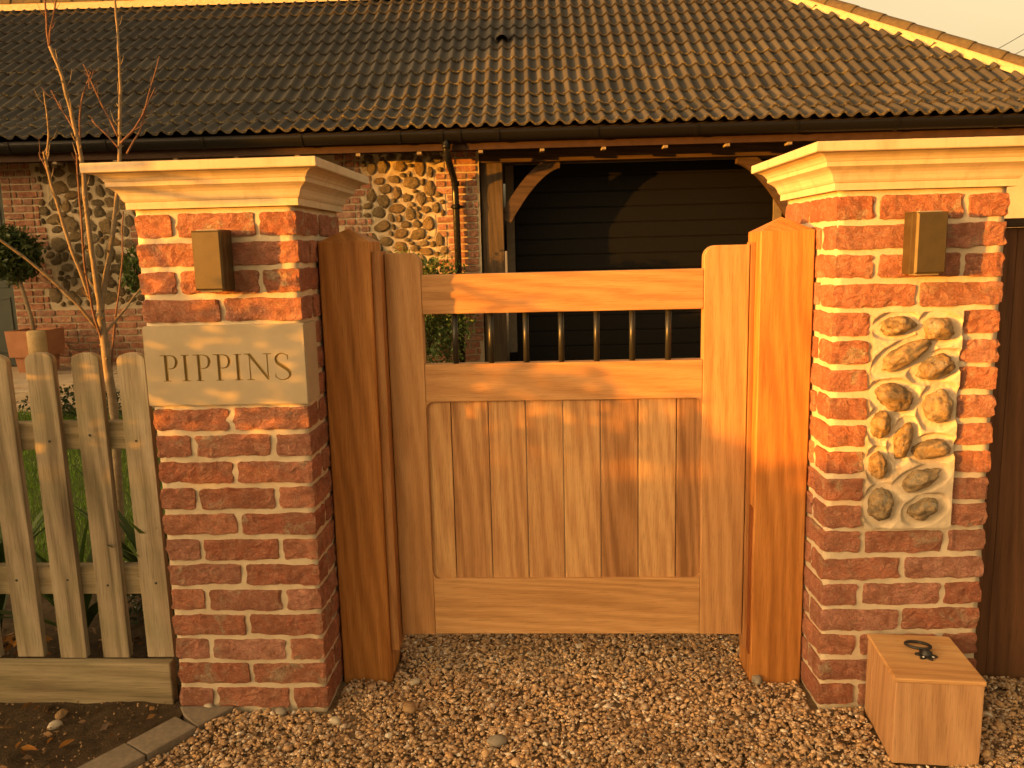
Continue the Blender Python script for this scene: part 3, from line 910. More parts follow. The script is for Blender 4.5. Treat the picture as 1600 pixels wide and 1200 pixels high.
# rounded corners of the board panel
rr = 0.021
for sx, xx in ((1, sl), (-1, sr)):
    for sz, zz in ((1, zbt), (-1, zmb)):
        pts = [(xx - sx * .001, zz - sz * .001)] + [(xx + sx * (rr - rr * math.sin(a)), zz + sz * (rr - rr * math.cos(a))) for a in np.linspace(0, PI / 2, 7)]
        pts = [(p[0] - 1.135, p[1] - 0.115) for p in pts]
        prism('corner_fillet', pts, 1, 0.0015, 0.033, 'gate_wood_z', GT)
for x in (0.816, 0.922, 1.026, 1.130, 1.234, 1.338, 1.443):
    V, F = tube_geo([(0, 0, -0.082), (0, 0, 0.082)], [0.0085, 0.0085], 16)
    me = mesh('baluster', V, F, 'bar_metal', True)
    put('baluster', me, GT, gl(x, TH / 2, (zmt + ztb) / 2))

# ------------------------------------------------------------------ block with ring handle
BX = thing('wooden_block', 'pale timber block standing on the gravel before the flint pillar', 'wooden block', (2.046, -0.236, 0), rad(-5.0))
box('front_board', (-.103, 0.0, -0.004), (.103, .022, .216), 'box_wood_z', BX, 0.0015)
box('side_board', (-.103, .0225, -0.004), (-.083, .215, .216), 'box_wood_z', BX, 0.0015)
box('side_board', (.083, .0225, -0.004), (.103, .215, .216), 'box_wood_z', BX, 0.0015)
box('back_board', (-.103, .2155, -0.004), (.103, .235, .216), 'box_wood_z', BX, 0.0015)
box('corner_post', (-.1045, .190, -0.004), (-.103, .236, .214), 'box_wood_z', BX, 0.0004)
box('top_board', (-.1065, -.0035, .2165), (.1065, .240, .228), 'box_wood_x', BX, 0.003)

RH = thing('ring_handle', 'black iron ring gate handle lying on the pale timber block', 'ring handle', (2.063, -0.118, 0.2285), rad(-20))


def ring_handle():
    # lobed plate
    n = 60; V = []; top = 0.004
    for z in (0, top):
        for i in range(n):
            a = 2 * PI * i / n; r = 0.022 + 0.005 * math.cos(6 * a)
            V.append((r * math.cos(a), r * math.sin(a), z))
    F = [tuple(range(n))[::-1], tuple(range(n, 2 * n))] + [(i, (i + 1) % n, n + (i + 1) % n, n + i) for i in range(n)]
    put('plate', mesh('plate', V, F, 'iron'), RH)
    V, F = tube_geo([(0, 0, .004), (0, 0, .008), (0, 0, .012), (0, 0, .016), (0, 0, .018)], [.014, .013, .010, .009, .005], 16)
    put('boss', mesh('boss', V, F, 'iron', True), RH)
    R0 = 0.030; pts = []
    bm = bmesh.new(); m, k = 40, 10; vs = []
    for i in range(m):
        a = 2 * PI * i / m
        for j in range(k):
            b = 2 * PI * j / k; rr2 = R0 + 0.0042 * math.cos(b)
            vs.append(bm.verts.new((rr2 * math.cos(a) - 0.018, rr2 * math.sin(a) + 0.034, .016 + 0.0042 * math.sin(b) - 0.010 * (rr2 * math.sin(a) + R0) / (2 * R0))))
    for i in range(m):
        for j in range(k): bm.faces.new((vs[i * k + j], vs[((i + 1) % m) * k + j], vs[((i + 1) % m) * k + (j + 1) % k], vs[i * k + (j + 1) % k]))
    put('ring', bm_mesh('ring', bm, 'iron', True), RH)
    for a in (-0.5, -2.0):
        V, F = tube_geo([(0, 0, .003), (0, 0, .0052), (0, 0, .0058)], [.003, .003, .0015], 10)
        put('screw', mesh('screw', V, F, 'steel', True), RH, (0.018 * math.cos(a), 0.018 * math.sin(a), 0))


ring_handle()

# ------------------------------------------------------------------ picket fence
PFN = thing('picket_fence', 'weathered pale picket fence joined to the name plaque pillar', 'fence', (0, 0.05, 0))
for i, x in enumerate((-0.071, -0.203, -0.336, -0.469, -0.602, -0.735, -0.868, -1.0)):
    w, z0, z1 = 0.040, 0.132 + random.uniform(-.002, .002), 1.043 + random.uniform(-.004, .004); r = w * 0.62
    pts = [(x - w, z0), (x + w, z0), (x + w, z1 - r)] + [(x + w * math.cos(a), z1 - r + r * math.sin(a) ** 0.8) for a in np.linspace(0.12, PI - .12, 13)] + [(x - w, z1 - r)]
    o = prism('picket', pts, 1, 0, 0.021, 'picket_wood', PFN, 0.0015)
    o.rotation_euler = (0, random.uniform(-.004, .004), 0)
for z0, z1 in ((0.762, 0.842), (0.322, 0.408)):
    box('rail', (-1.6, 0.0215, z0), (-0.004, 0.058, z1), 'fence_rail_wood', PFN, 0.003)
box('base_board', (-1.6, -0.030, -0.03), (-0.029, 0.006, 0.128), 'fence_rail_wood', PFN, 0.004)
for x in (-0.071, -0.203, -0.336, -0.469):
    for z in (0.80, 0.365):
        V, F = tube_geo([(0, -0.0012, 0), (0, .004, 0)], [.0035, .0035], 8)
        put('nail', mesh('nail', V, F, 'iron'), PFN, (x + random.uniform(-.012, .012), -0.0005, z + random.uniform(-.012, .012)))

# kerb blocks
for i in range(5):
    (xa, ya), (xb, yb) = KERB[i] if i else (0.165, -0.004), KERB[i + 1]
    if i == 0: pts = [(xa, ya), (xb, yb), (0.040, -0.056), (0.004, -0.006)]
    else:
        d = Vector((xb - xa, yb - ya)).normalized(); nn = Vector((d.y, -d.x)) * 0.098
        e = d * 0.003
        pts = [(xa + e.x, ya + e.y), (xb - e.x, yb - e.y), (xb - e.x + nn.x, yb - e.y + nn.y), (xa + e.x + nn.x, ya + e.y + nn.y)]
    o = prism('kerb_block', pts, 2, -0.06, 0.012 + random.uniform(-.002, .002), 'kerb_stone', None, 0.003)
    tag(o, ['small wedge of grey kerb block touching the plaque pillar foot', 'second grey kerb block from the plaque pillar', 'third grey kerb block from the plaque pillar',
            'fourth grey kerb block from the plaque pillar', 'fifth grey kerb block from the plaque pillar'][i], 'kerb block', 'grey kerb blocks along the soil bed')

# dark fence to the right
BF = thing('board_fence', 'tall dark brown board fence behind the flint pillar', 'fence', (2.275, 0.205, 0))
for i in range(14):
    box('board', (0.118 * i, 0.003 * (i % 2), -0.03), (0.118 * i + 0.116, 0.022 + 0.003 * (i % 2), 1.325), 'dark_fence_wood', BF, 0.002)
box('capping', (-0.0, -0.018, 1.326), (1.66, 0.045, 1.350), 'oak_x', BF, 0.003)

# ------------------------------------------------------------------ bungalow
HA = 0.035
H0 = Vector((0, 6.75, 0))
HS = thing('bungalow', 'brick and flint bungalow with dark pantiled roof behind the gate', 'house', tuple(H0), HA)
hc, hs = math.cos(HA), math.sin(HA)


def HY(u, v, y):
    d = ray(u, v); o = np.array(CAM) - np.array(H0); n = np.array([-hs, hc, 0]); t = (y - n @ o) / (n @ d)
    P = o + d * t
    return Vector((P[0] * hc + P[1] * hs, y, P[2]))


GZ = 0.10            # ground level at the house
# wall shell: mortar-coloured backing behind the bricks
WX0, WX1, WZ1 = -4.80, 0.338, 2.44
wall = box('wall', (WX0, 0.006, GZ - .3), (WX1, 0.28, WZ1), 'mortar_house', HS, 0)
box('wall', (-9.5, 0.006, GZ - .3), (-5.75, 0.28, WZ1), 'render_wall', HS, 0)
box('wall', (-5.75, 0.03, 2.16), (-4.80, 0.28, WZ1), 'render_wall', HS, 0)
box('wall', (3.95, 0.006, GZ - .3), (6.95, 0.28, WZ1), 'render_wall', HS, 0)
box('gable_wall', (6.67, 0.285, GZ - .3), (6.95, 6.0, WZ1), 'render_wall', HS, 0)
wc = wall.location


def inpoly(ps, x, z):
    c = False; j = len(ps) - 1
    for i in range(len(ps)):
        if (ps[i][1] > z) != (ps[j][1] > z) and x < (ps[j][0] - ps[i][0]) * (z - ps[i][1]) / (ps[j][1] - ps[i][1]) + ps[i][0]: c = not c
        j = i
    return c


def panel_edges(z, xl, xr, zlo, zhi):
    k = int((z - zlo) / 0.225)
    tl = 0.11 if k % 2 else 0.0
    return xl + tl, xr - tl


PAN = [(-4.42, -3.34, 0.80, 2.36), (-0.92, -0.02, 0.80, 2.36)]
HB = [brick_mesh(0.2065, 0.04, 0.0625, 60 + k, 'brick_house', 5, 2, 3, 0.002, 0.003) for k in range(6)]
HH = [brick_mesh(0.0965, 0.04, 0.0625, 80 + k, 'brick_house', 3, 2, 3, 0.002, 0.003) for k in range(5)]
HQ = [brick_mesh(0.0445, 0.04, 0.0625, 95 + k, 'brick_house', 2, 2, 3, 0.002, 0.002) for k in range(3)]


def hidden_by_front(x, z):
    """wall hidden behind the nearer pillar and left out to keep the count down"""
    return -3.30 < x < -1.22 or (x < -3.0 and z < GZ - .05)


nb = 0
rows = int((WZ1 - GZ) / 0.075)
for k in range(rows):
    z = GZ + 0.034 + 0.075 * k
    segs = [(WX0, WX1)]
    for xl, xr, z0, z1 in PAN:
        if z0 < z < z1:
            a, b = panel_edges(z, xl, xr, z0, z1); new = []
            for s0, s1 in segs:
                if a > s0: new.append((s0, min(a, s1)))
                if b < s1: new.append((max(b, s0), s1))
            segs = new
    for s0, s1 in segs:
        x = s0 + 0.004; first = True
        while x < s1 - 0.03:
            kind = random.choices(('s', 'h', 'q'), (0.62, 0.3, 0.08))[0]
            if first and k % 2: kind = 'h'
            L = {'s': 0.212, 'h': 0.102, 'q': 0.05}[kind]
            if x + L > s1:
                if s1 - x > 0.09: L, kind = 0.102, 'h'
                elif s1 - x > 0.04: L, kind = 0.05, 'q'
                else: break
            first = False
            cx2 = x + L / 2
            if not hidden_by_front(cx2, z):
                me = random.choice({'s': HB, 'h': HH, 'q': HQ}[kind])
                put('brick', me, wall, (cx2 - wc.x, -0.013 - wc.y + .02 + random.uniform(-.001, .001), z - wc.z), (random.choice((0, PI)), 0, 0)); nb += 1
            x += L + 0.011


def flint_wall_panel(xl, xr, z0, z1, seed):
    r = random.Random(seed); L = []
    def ok(x, z, w, h):
        for X, Z, W, Hh in L:
            if abs(x - X) < (w + W) * 1.0 + 0.012 and abs(z - Z) < (h + Hh) * 1.0 + .012:
                if math.hypot((x - X) / (w + W + .008), (z - Z) / (h + Hh + .008)) < 1.02: return False
        return True
    for tries, (a, b) in ((900, (0.058, 0.088)), (2500, (0.044, 0.062)), (4000, (0.026, 0.042))):
        for _ in range(tries):
            w = r.uniform(a, b); h = w * r.uniform(0.6, 0.85)
            if r.random() < 0.4: w, h = h, w
            z = r.uniform(z0 + h, z1 - h); e0, e1 = panel_edges(z, xl, xr, z0, z1)
            if e1 - e0 < 2 * w + .02: continue
            x = r.uniform(e0 + w + .004, e1 - w - .004)
            if ok(x, z, w, h): L.append((x, z, w, h))
    nx, nn = int((xr - xl) / 0.011), int((z1 - z0) / 0.011); V = []
    for j in range(nn + 1):
        for i in range(nx + 1):
            x = xl + (xr - xl) * i / nx; z = z0 + (z1 - z0) * j / nn; g = 9
            for X, Z, W, Hh in L:
                if abs(x - X) < .16 and abs(z - Z) < .16: g = min(g, math.hypot((x - X) / W, (z - Z) / Hh))
            e0, e1 = panel_edges(z, xl, xr, z0, z1)
            y = 0.001 + 0.004 * nz((x, z, 0), 14) + 0.012 * max(0.0, min(1.0, (1.35 - g) / 0.3))
            if x < e0 + .004 or x > e1 - .004: y = 0.012
            V.append((x, y, z))
    n = nx + 1
    F = [(j * n + i, j * n + i + 1, (j + 1) * n + i + 1, (j + 1) * n + i) for j in range(nn) for i in range(nx)]
    mo = put('flint_panel', mesh('flint_panel', V, F, 'mortar_house', True), HS)
    FM = [flint_mesh(1, 1, 1, seed + k * 2.3, 'flint_house', 3, 0.24) for k in range(12)]
    for x, z, w, h in L:
        o = put('flint', r.choice(FM), mo, (x, 0.006, z), (0, r.uniform(-.35, .35), 0)); o.scale = (w * 1.08, 0.03, h * 1.08)


for i, (a, b, c, d) in enumerate(PAN): flint_wall_panel(a, b, c, d, 11 + i * 5)

# roof
EY, EZ, GA, NK = -0.50, 2.505, 0.315, 2.5
T1, T2 = rad(25), rad(35)
KY, KZ = EY + NK * GA * math.cos(T1), EZ + NK * GA * math.sin(T1)
RY = 2.87; RZ = KZ + (RY - KY) * math.tan(T2); HIPC = 6.87


def roof_pt(s):
    if s <= NK * GA: return EY + s * math.cos(T1), EZ + s * math.sin(T1)
    q = s - NK * GA; return KY + q * math.cos(T2), KZ + q * math.sin(T2)


roof = put('roof', mesh('roof', [(-9.8, EY + .06, EZ - .03), (HIPC - EY - .06, EY + .06, EZ - .03), (HIPC - KY, KY, KZ - .03), (-9.8, KY, KZ - .03), (HIPC - RY, RY, RZ - .03), (-9.8, RY, RZ - .03),
                                 (HIPC - EY, 2 * RY - EY, EZ - .03), (-9.8, 2 * RY - EY, EZ - .03)],
                        [(0, 1, 2, 3), (3, 2, 4, 5), (5, 4, 6, 7), (1, 6, 4, 2)], 'roof_felt'), HS)
WAVE = 0.147; TWD = WAVE * 2


def tile_geo(length, tilt, wseg=11):
    us = np.linspace(0, TWD + 0.02, 2 * wseg + 2); V = []
    prof = [0.042 * (0.5 + 0.5 * math.cos(2 * PI * (u / WAVE - 0.32))) ** 1.7 - 0.004 for u in us]
    n = len(us)
    for v, dz in ((0.0, -0.024), (0.0, 0.0), (0.012, 0.002), (length, 0.0)):
        for u, w in zip(us, prof): V.append((u, v, w + dz + tilt * (1 - v / length)))
    F = [(r * n + i, r * n + i + 1, (r + 1) * n + i + 1, (r + 1) * n + i) for r in range(3) for i in range(n - 1)]
    return V, F


TLEN = GA + 0.055
TV, TF = tile_geo(TLEN, 0.034)
TILE = mesh('tile', TV, TF, 'roof_tile', True)
for p in TILE.polygons[:len(TF) // 3]: p.use_smooth = False
x_start = -9.6
stuffV, stuffF = [], []
ntile = 0
total_len = NK * GA + (RY - KY) / math.cos(T2)
NROW = int(total_len / GA) + 1
for k in range(NROW):
    y0, z0 = roof_pt(k * GA); y1, z1 = roof_pt((k + 1) * GA)
    pitch = math.atan2(z1 - z0, y1 - y0)
    if k == NROW - 1 and y0 > RY - 0.12: break
    col = 0
    while True:
        x = x_start + col * TWD + random.uniform(-.002, .002); col += 1
        if x > HIPC - y0 - 0.03: break
        M = Matrix.Translation((x, y0, z0)) @ Matrix.Rotation(pitch + random.uniform(-.010, .010), 4, 'X') @ Matrix.Rotation(random.uniform(-.008, .008), 4, 'Z')
        cross = x + TWD + 0.02 > HIPC - y1 - .1
        yend = y0 + TLEN * math.cos(pitch)
        topcut = yend > RY
        inview = x > -6.6 - 0.12 * k and x < 6.6
        if cross or topcut or not inview or k > 6:
            bm = bmesh.new(); vs = [bm.verts.new(M @ Vector(v)) for v in TV]
            for f in TF: bm.faces.new([vs[i] for i in f])
            if cross:
                bmesh.ops.bisect_plane(bm, geom=bm.verts[:] + bm.edges[:] + bm.faces[:], plane_co=(HIPC - 0.05, 0, 0), plane_no=(1, 1, 0), clear_outer=True)
            if topcut:
                bmesh.ops.bisect_plane(bm, geom=bm.verts[:] + bm.edges[:] + bm.faces[:], plane_co=(0, RY - .01, 0), plane_no=(0, 1, 0), clear_outer=True)
            if not bm.verts: bm.free(); continue
            bm.verts.index_update()
            if k <= 6 and inview and cross:
                bmesh.ops.transform(bm, matrix=M.inverted(), verts=bm.verts)
                o = put('tile', bm_mesh('tile', bm, 'roof_tile'), roof); o.matrix_local = M; ntile += 1
            else:
                off = len(stuffV); stuffV += [tuple(v.co) for v in bm.verts]; stuffF += [tuple(v.index + off for v in f.verts) for f in bm.faces]
                bm.free()
        else:
            o = put('tile', TILE, roof); o.matrix_local = M; ntile += 1
o = put('upper_tiles', mesh('upper_tiles', stuffV, stuffF, 'roof_tile', False), roof, kind='stuff')
for p in o.data.polygons: p.use_smooth = False


def half_round(name, a, b, r, parent, mat='ridge_mat'):
    a, b = Vector(a), Vector(b); d = (b - a); L = d.length; d.normalize(); s = d.cross(Vector((0, 0, 1))).normalized(); up = s.cross(d)
    V = []; n = 10
    for p, rr3 in ((a, r), (a + d * .02, r), (b, r * 0.93)):
        for i in range(n + 1):
            t = PI * i / n; V.append(p + s * rr3 * math.cos(t) + up * rr3 * 0.85 * math.sin(t) * (1 if p is not a else 1))
    for p, rr3 in ((a, r - .018), ):
        for i in range(n + 1):
            t = PI * i / n; V.append(p + s * rr3 * math.cos(t) + up * rr3 * 0.85 * math.sin(t))
    m = n + 1
    F = [(j * m + i, j * m + i + 1, (j + 1) * m + i + 1, (j + 1) * m + i) for j in range(2) for i in range(n)] + [(3 * m + i, 3 * m + i + 1, i + 1, i) for i in range(n)]
    c = (a + b) / 2
    return put(name, mesh(name, [v - c for v in V], F, mat, True), parent, tuple(c))


# ridge and hip, bedded on mortar
Rx = HIPC - RY
for i in range(32):
    xa = Rx - 0.42 * i
    half_round('ridge_tile', (xa, RY, RZ + .055), (xa - 0.414, RY, RZ + .055), 0.125, roof)
hp0 = Vector((HIPC - EY - .05, EY + .05, EZ + .05)); hpk = Vector((HIPC - KY, KY, KZ + .05)); hp1 = Vector((Rx, RY, RZ + .05))
def hip_run(a, b, n):
    for i in range(n): half_round('hip_tile', tuple(a + (b - a) * (i / n)), tuple(a + (b - a) * ((i + 0.985) / n)), 0.125, roof)
hip_run(hp0, hpk, 3); hip_run(hpk, hp1, 11)


def bedding(pts, side):
    V = []
    m = 40; F = []
    for i in range(m + 1):
        t = i / m * (len(pts) - 1); j = min(int(t), len(pts) - 2); p = pts[j].lerp(pts[j + 1], t - j)
        w = 0.012 * nz((i * .37, 0, 0), 1)
        V += [p + side * (0.105) + Vector((0, 0, .012)), p + side * (0.150 + w) + Vector((0, 0, -0.055)), p + side * (0.165 + w) + Vector((0, 0, -0.10))]
    for i in range(m):
        for k in range(2): F.append((i * 3 + k, i * 3 + k + 1, i * 3 + 3 + k + 1, i * 3 + 3 + k))
    put('mortar_bedding', mesh('mortar_bedding', V, F, 'bedding', True), roof)


bedding([Vector((Rx, RY, RZ + .05)), Vector((-9.6, RY, RZ + .05))], Vector((0, -1, 0)))
bedding([hp0, hpk, hp1], Vector((-0.7, -0.7, 0)))
# vent tile
vp = Vector((0.585, 1.50, KZ + (1.50 - KY) * math.tan(T2) + 0.03))
V, F = [], []
for t, rr4, hh in ((0.0, 0.085, 0.10), (0.10, 0.085, 0.10), (0.34, 0.05, 0.01)):
    for i in range(11):
        a = PI * i / 10; V.append((rr4 * math.cos(a), t, hh * math.sin(a)))
F = [(j * 11 + i, j * 11 + i + 1, (j + 1) * 11 + i + 1, (j + 1) * 11 + i) for j in range(2) for i in range(10)]
put('vent_tile', mesh('vent_tile', V, F, 'roof_tile', True), roof, tuple(vp), (T2, 0, 0))

# gutter, fascia, downpipe
gx0, gx1 = -9.6, HIPC + 0.42
def gutter():
    n = 10; V = []; gy, gz, r = -0.50, 2.478, 0.062
    for x in (gx0, gx1):
        for i in range(n + 1):
            t = PI + PI * i / n; V.append((x, gy + r * math.cos(t), gz + 0.105 * math.sin(t)))
        for i in range(n + 1):
            t = 2 * PI - PI * i / n; V.append((x, gy + (r - .006) * math.cos(t), gz + 0.098 * math.sin(t)))
    m = 2 * n + 2
    F = [(i, (i + 1) % m, m + (i + 1) % m, m + i) for i in range(m)]
    g = put('gutter', mesh('gutter', V, F, 'black_gutter', True), HS)
    for x in [-6.3 + 0.98 * i for i in range(13)] + [0.0, 0.18]:
        Vb = []; 
        for xx in (x - .018, x + .018):
            for i in range(n + 1):
                t = PI + PI * i / n; Vb.append((xx, gy + (r + .007) * math.cos(t), gz + 0.113 * math.sin(t)))
            for i in range(n + 1):
                t = 2 * PI - PI * i / n; Vb.append((xx, gy + (r) * math.cos(t), gz + 0.104 * math.sin(t)))
        Fb = [(i, (i + 1) % m, m + (i + 1) % m, m + i) for i in range(m)] + [tuple(range(m))[::-1], tuple(range(m, 2 * m))]
        put('gutter_joint', mesh('gutter_joint', Vb, Fb, 'black_gutter'), g)
gutter()
box('fascia', (gx0, -0.425, 2.30), (gx1, -0.40, 2.50), 'fascia_paint', HS, 0.003)
box('soffit', (gx0, -0.40, 2.335), (gx1, 0.005, 2.355), 'fascia_paint', HS, 0)
for i in range(17):
    x = -4.6 + 0.62 * i
    box('rafter_end', (x, -0.415, 2.27), (x + .045, -0.30, 2.298), 'pale_timber', HS, 0.003)
dp = [(0.045, -0.50, 2.40), (0.045, -0.50, 2.30), (0.05, -0.47, 2.235), (0.075, -0.16, 2.075), (0.085, -0.10, 2.01), (0.088, -0.09, 1.90), (0.10, -0.09, GZ)]
V, F = tube_geo(dp, [0.036] * len(dp), 14)
d = put('downpipe', mesh('downpipe', V, F, 'pipe_black', True), HS)
for z in (2.33, 2.0, 1.76):
    y = -0.50 if z > 2.3 else -0.09; x = 0.045 if z > 2.3 else 0.09
    V, F = tube_geo([(x, y, z - .025), (x, y, z + .025)], [0.043, 0.043], 14)
    put('pipe_collar', mesh('pipe_collar', V, F, 'black_gutter', True), d)
box('pipe_bracket', (0.03, -.075, 1.75), (0.15, 0.0, 1.775), 'black_gutter', d, 0.002)

# garage bay: oak frame, recessed door of black planks
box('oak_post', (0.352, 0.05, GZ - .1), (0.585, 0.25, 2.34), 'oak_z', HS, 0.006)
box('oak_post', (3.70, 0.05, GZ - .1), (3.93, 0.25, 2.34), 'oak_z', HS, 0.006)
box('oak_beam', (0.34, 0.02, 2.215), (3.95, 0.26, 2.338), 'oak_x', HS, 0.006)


def brace(x0, x1, s):
    pts = []; n = 10
    for i in range(n + 1):
        t = i / n * PI / 2; pts.append((x0 + s * 0.62 * (1 - math.cos(t)), 1.66 + 0.56 * math.sin(t)))
    for i in range(n, -1, -1):
        t = i / n * PI / 2; pts.append((x0 + s * (0.02 + 0.49 * (1 - math.cos(t)) ) - s * .0, 1.84 + 0.38 * math.sin(t)))
    return pts


def brace_obj(x, s):
    # curved knee from post to beam
    V = []; n = 12; F = []
    for i in range(n + 1):
        t = i / n
        px = x + s * 0.60 * t; pz = 1.62 + 0.60 * (1 - (1 - t) ** 1.7)
        dx, dz = 0.60, 0.60 * 1.7 * (1 - t) ** 0.7; l = math.hypot(dx, dz); nx_, nz_ = dz / l, -dx / l
        w = 0.07
        for yy in (0.09, 0.19):
            V += [(px - s * nx_ * w, yy, pz - nz_ * w), (px + s * nx_ * w, yy, pz + nz_ * w)]
    for i in range(n):
        a, b = i * 4, i * 4 + 4
        F += [(a, b, b + 1, a + 1), (a + 2, a + 3, b + 3, b + 2), (a, a + 2, b + 2, b), (a + 1, b + 1, b + 3, a + 3)]
    F += [(0, 1, 3, 2), (4 * n, 4 * n + 2, 4 * n + 3, 4 * n + 1)]
    put('oak_brace', mesh('oak_brace', V, F, 'oak_x'), HS)


brace_obj(0.60, 1); brace_obj(3.69, -1)
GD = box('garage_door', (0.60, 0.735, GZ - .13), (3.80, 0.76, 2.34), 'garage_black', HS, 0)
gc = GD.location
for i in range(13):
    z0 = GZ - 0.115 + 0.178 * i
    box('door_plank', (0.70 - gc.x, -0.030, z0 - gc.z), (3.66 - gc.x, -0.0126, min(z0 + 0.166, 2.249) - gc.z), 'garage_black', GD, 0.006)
box('frame_jamb', (0.60 - gc.x, -.05, GZ - gc.z), (0.695 - gc.x, -.0126, 2.25 - gc.z), 'door_frame', GD, 0.003)
box('frame_jamb', (3.665 - gc.x, -.05, GZ - gc.z), (3.76 - gc.x, -.0126, 2.25 - gc.z), 'door_frame', GD, 0.003)
box('frame_head', (0.696 - gc.x, -.05, 2.252 - gc.z), (3.664 - gc.x, -.0126, 2.30 - gc.z), 'door_frame', GD, 0.003)
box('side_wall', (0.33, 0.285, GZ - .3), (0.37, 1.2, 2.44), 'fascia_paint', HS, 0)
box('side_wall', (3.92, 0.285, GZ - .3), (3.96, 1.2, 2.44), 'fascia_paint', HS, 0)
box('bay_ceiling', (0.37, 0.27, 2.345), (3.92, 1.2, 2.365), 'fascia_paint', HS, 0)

# front door at the far left
FD = box('front_door', (-5.72, 0.10, GZ + .05), (-4.815, 0.15, 2.15), 'door_paint', HS, 0.003)
fc = FD.location
for zlo, zhi in ((0.30, 0.92), (1.02, 1.95)):
    for xlo, xhi in ((-5.62, -5.32), (-5.20, -4.90)):
        for a, b in (((xlo, zlo), (xhi, zlo + .03)), ((xlo, zhi - .03), (xhi, zhi)), ((xlo, zlo + .0305), (xlo + .03, zhi - .0305)), ((xhi - .03, zlo + .0305), (xhi, zhi - .0305))):
            box('panel_moulding', (a[0] - fc.x, -0.036, a[1] - fc.z), (b[0] - fc.x, -0.0252, b[1] - fc.z), 'door_paint', FD, 0.004)
box('door_sill', (-5.75, -0.12, GZ - .02), (-4.80, 0.14, GZ + .048), 'fascia_paint', HS, 0.004)

# ------------------------------------------------------------------ patio, lawn, plants
def hworld(x, y, z): return Vector((H0.x + x * hc - y * hs, H0.y + x * hs + y * hc, z))


PT = bpy.data.objects.new('patio', None); link(PT, None, tuple(H0), (0, 0, HA)); PT['kind'] = 'structure'
for j in range(4):
    for i in range(9):
        x0 = -6.4 + 0.605 * i + (0.3 if j % 2 else 0); y0 = -2.45 + 0.605 * j
        box('slab', (x0, y0, 0.02), (x0 + 0.595, y0 + 0.595, 0.155 + random.uniform(-.004, .004)), 'patio_stone', PT, 0.006)


def lawn():
    n = 26000; x = rng.uniform(-4.6, -0.3, n); y = rng.uniform(0.95, 4.2, n)
    zb_ = np.interp(y, [0, 1.4, 2.5, 5.5], [0, 0, 0.03, 0.12]) + 0.012
    a = rng.uniform(0, 2 * PI, n); h = rng.uniform(0.02, 0.05, n); w = 0.0035
    dx, dy = np.cos(a) * w, np.sin(a) * w; lx, ly = rng.normal(0, .014, n), rng.normal(0, .014, n)
    V = np.stack([np.stack([x - dx, y - dy, zb_ - .005], 1), np.stack([x + dx, y + dy, zb_ - .005], 1), np.stack([x + lx, y + ly, zb_ + h], 1)], 1).reshape(-1, 3)
    F = np.arange(3 * n).reshape(-1, 3)
    put('grass', np_mesh('grass', V, F, 'grass'), kind='stuff', label='bright green mown grass behind the picket fence')
    nx = 40; Vs = []
    for yy in np.linspace(0.95, 4.2, 24):
        for xx in np.linspace(-4.6, -0.3, nx): Vs.append((xx, yy, np.interp(yy, [0, 1.4, 2.5, 5.5], [0, 0, 0.03, 0.12]) + 0.011))
    F2 = [(j * nx + i, j * nx + i + 1, (j + 1) * nx + i + 1, (j + 1) * nx + i) for j in range(23) for i in range(nx - 1)]
    put('lawn', mesh('lawn', Vs, F2, 'lawn_soil'), kind='structure')


lawn()


def blades(n, h, spread, seed, w=0.016):
    r = random.Random(seed); geos = []
    for _ in range(n):
        a = r.uniform(0, 2 * PI); L = h * r.uniform(0.6, 1.1); lean = spread * r.uniform(0.3, 1.2); V, F = [], []
        side = Vector((-math.sin(a), math.cos(a), 0)); ww = w * r.uniform(.7, 1.3)
        for i in range(6):
            t = i / 5; p = Vector((math.cos(a), math.sin(a), 0)) * lean * t ** 1.8 + Vector((0, 0, L * (t - 0.35 * t ** 3 * (lean / h))))
            k = ww * (math.sin(PI * min(0.98, t * 0.9 + .1))) 
            V += [p - side * k, p + side * k + Vector((0, 0, -k * .4))]
        for i in range(5): F.append((2 * i, 2 * i + 1, 2 * i + 3, 2 * i + 2))
        geos.append((V, F))
    return join_geo(geos)


for (x, y, n, h, sp, seed, lab) in ((-0.14, 0.30, 34, 0.72, 0.34, 1, 'strap leaved plant behind the picket nearest the plaque pillar'),
                                    (-0.50, 0.34, 26, 0.52, 0.34, 2, 'strap leaved plant seen between the second and third pickets from the plaque pillar'),
                                    (-0.80, 0.36, 30, 0.70, 0.36, 3, 'strap leaved plant behind the leftmost pickets')):
    t = thing('garden_plant', lab, 'plant', (x, y, 0.0), 0, 'strap leaved plants along the fence')
    V, F = blades(n, h, sp, seed); put('leaves', mesh('leaves', V, F, 'leaf_garden', True), t)


def shrub(name, label, cat, loc, rx, ry, rz, n, size, mat, seed, group=None, stem=True, lump=0.3, elong=2.0):
    t = thing(name, label, cat, loc, 0, group); r = np.random.default_rng(seed)
    d = r.normal(size=(n, 3)); d /= np.linalg.norm(d, axis=1)[:, None]
    k = r.random(n) ** 0.35
    C = d * k[:, None]
    l = np.array([1 + lump * 1.5 * nz(q, 2.1, seed) for q in d]); C *= l[:, None]
    C = C * np.array([rx, ry, rz]) + np.array([0, 0, rz * 0.98])
    C = C[C[:, 2] > 0.01]
    V, F = leaf_cloud(C, size, elong, seed)
    put('foliage', np_mesh('foliage', V, F, mat), t)
    if stem:
        geos = []
        rr5 = random.Random(seed)
        for i in range(7):
            a = rr5.uniform(0, 2 * PI); geos.append(tube_geo([(0, 0, 0), (rx * .3 * math.cos(a), ry * .3 * math.sin(a), rz * .7), (rx * .6 * math.cos(a), ry * .6 * math.sin(a), rz * 1.4)], [.012, .008, .004], 6))
        V, F = join_geo(geos); put('stem', mesh('stem', V, F, 'bark_dark', True), t)
    return t


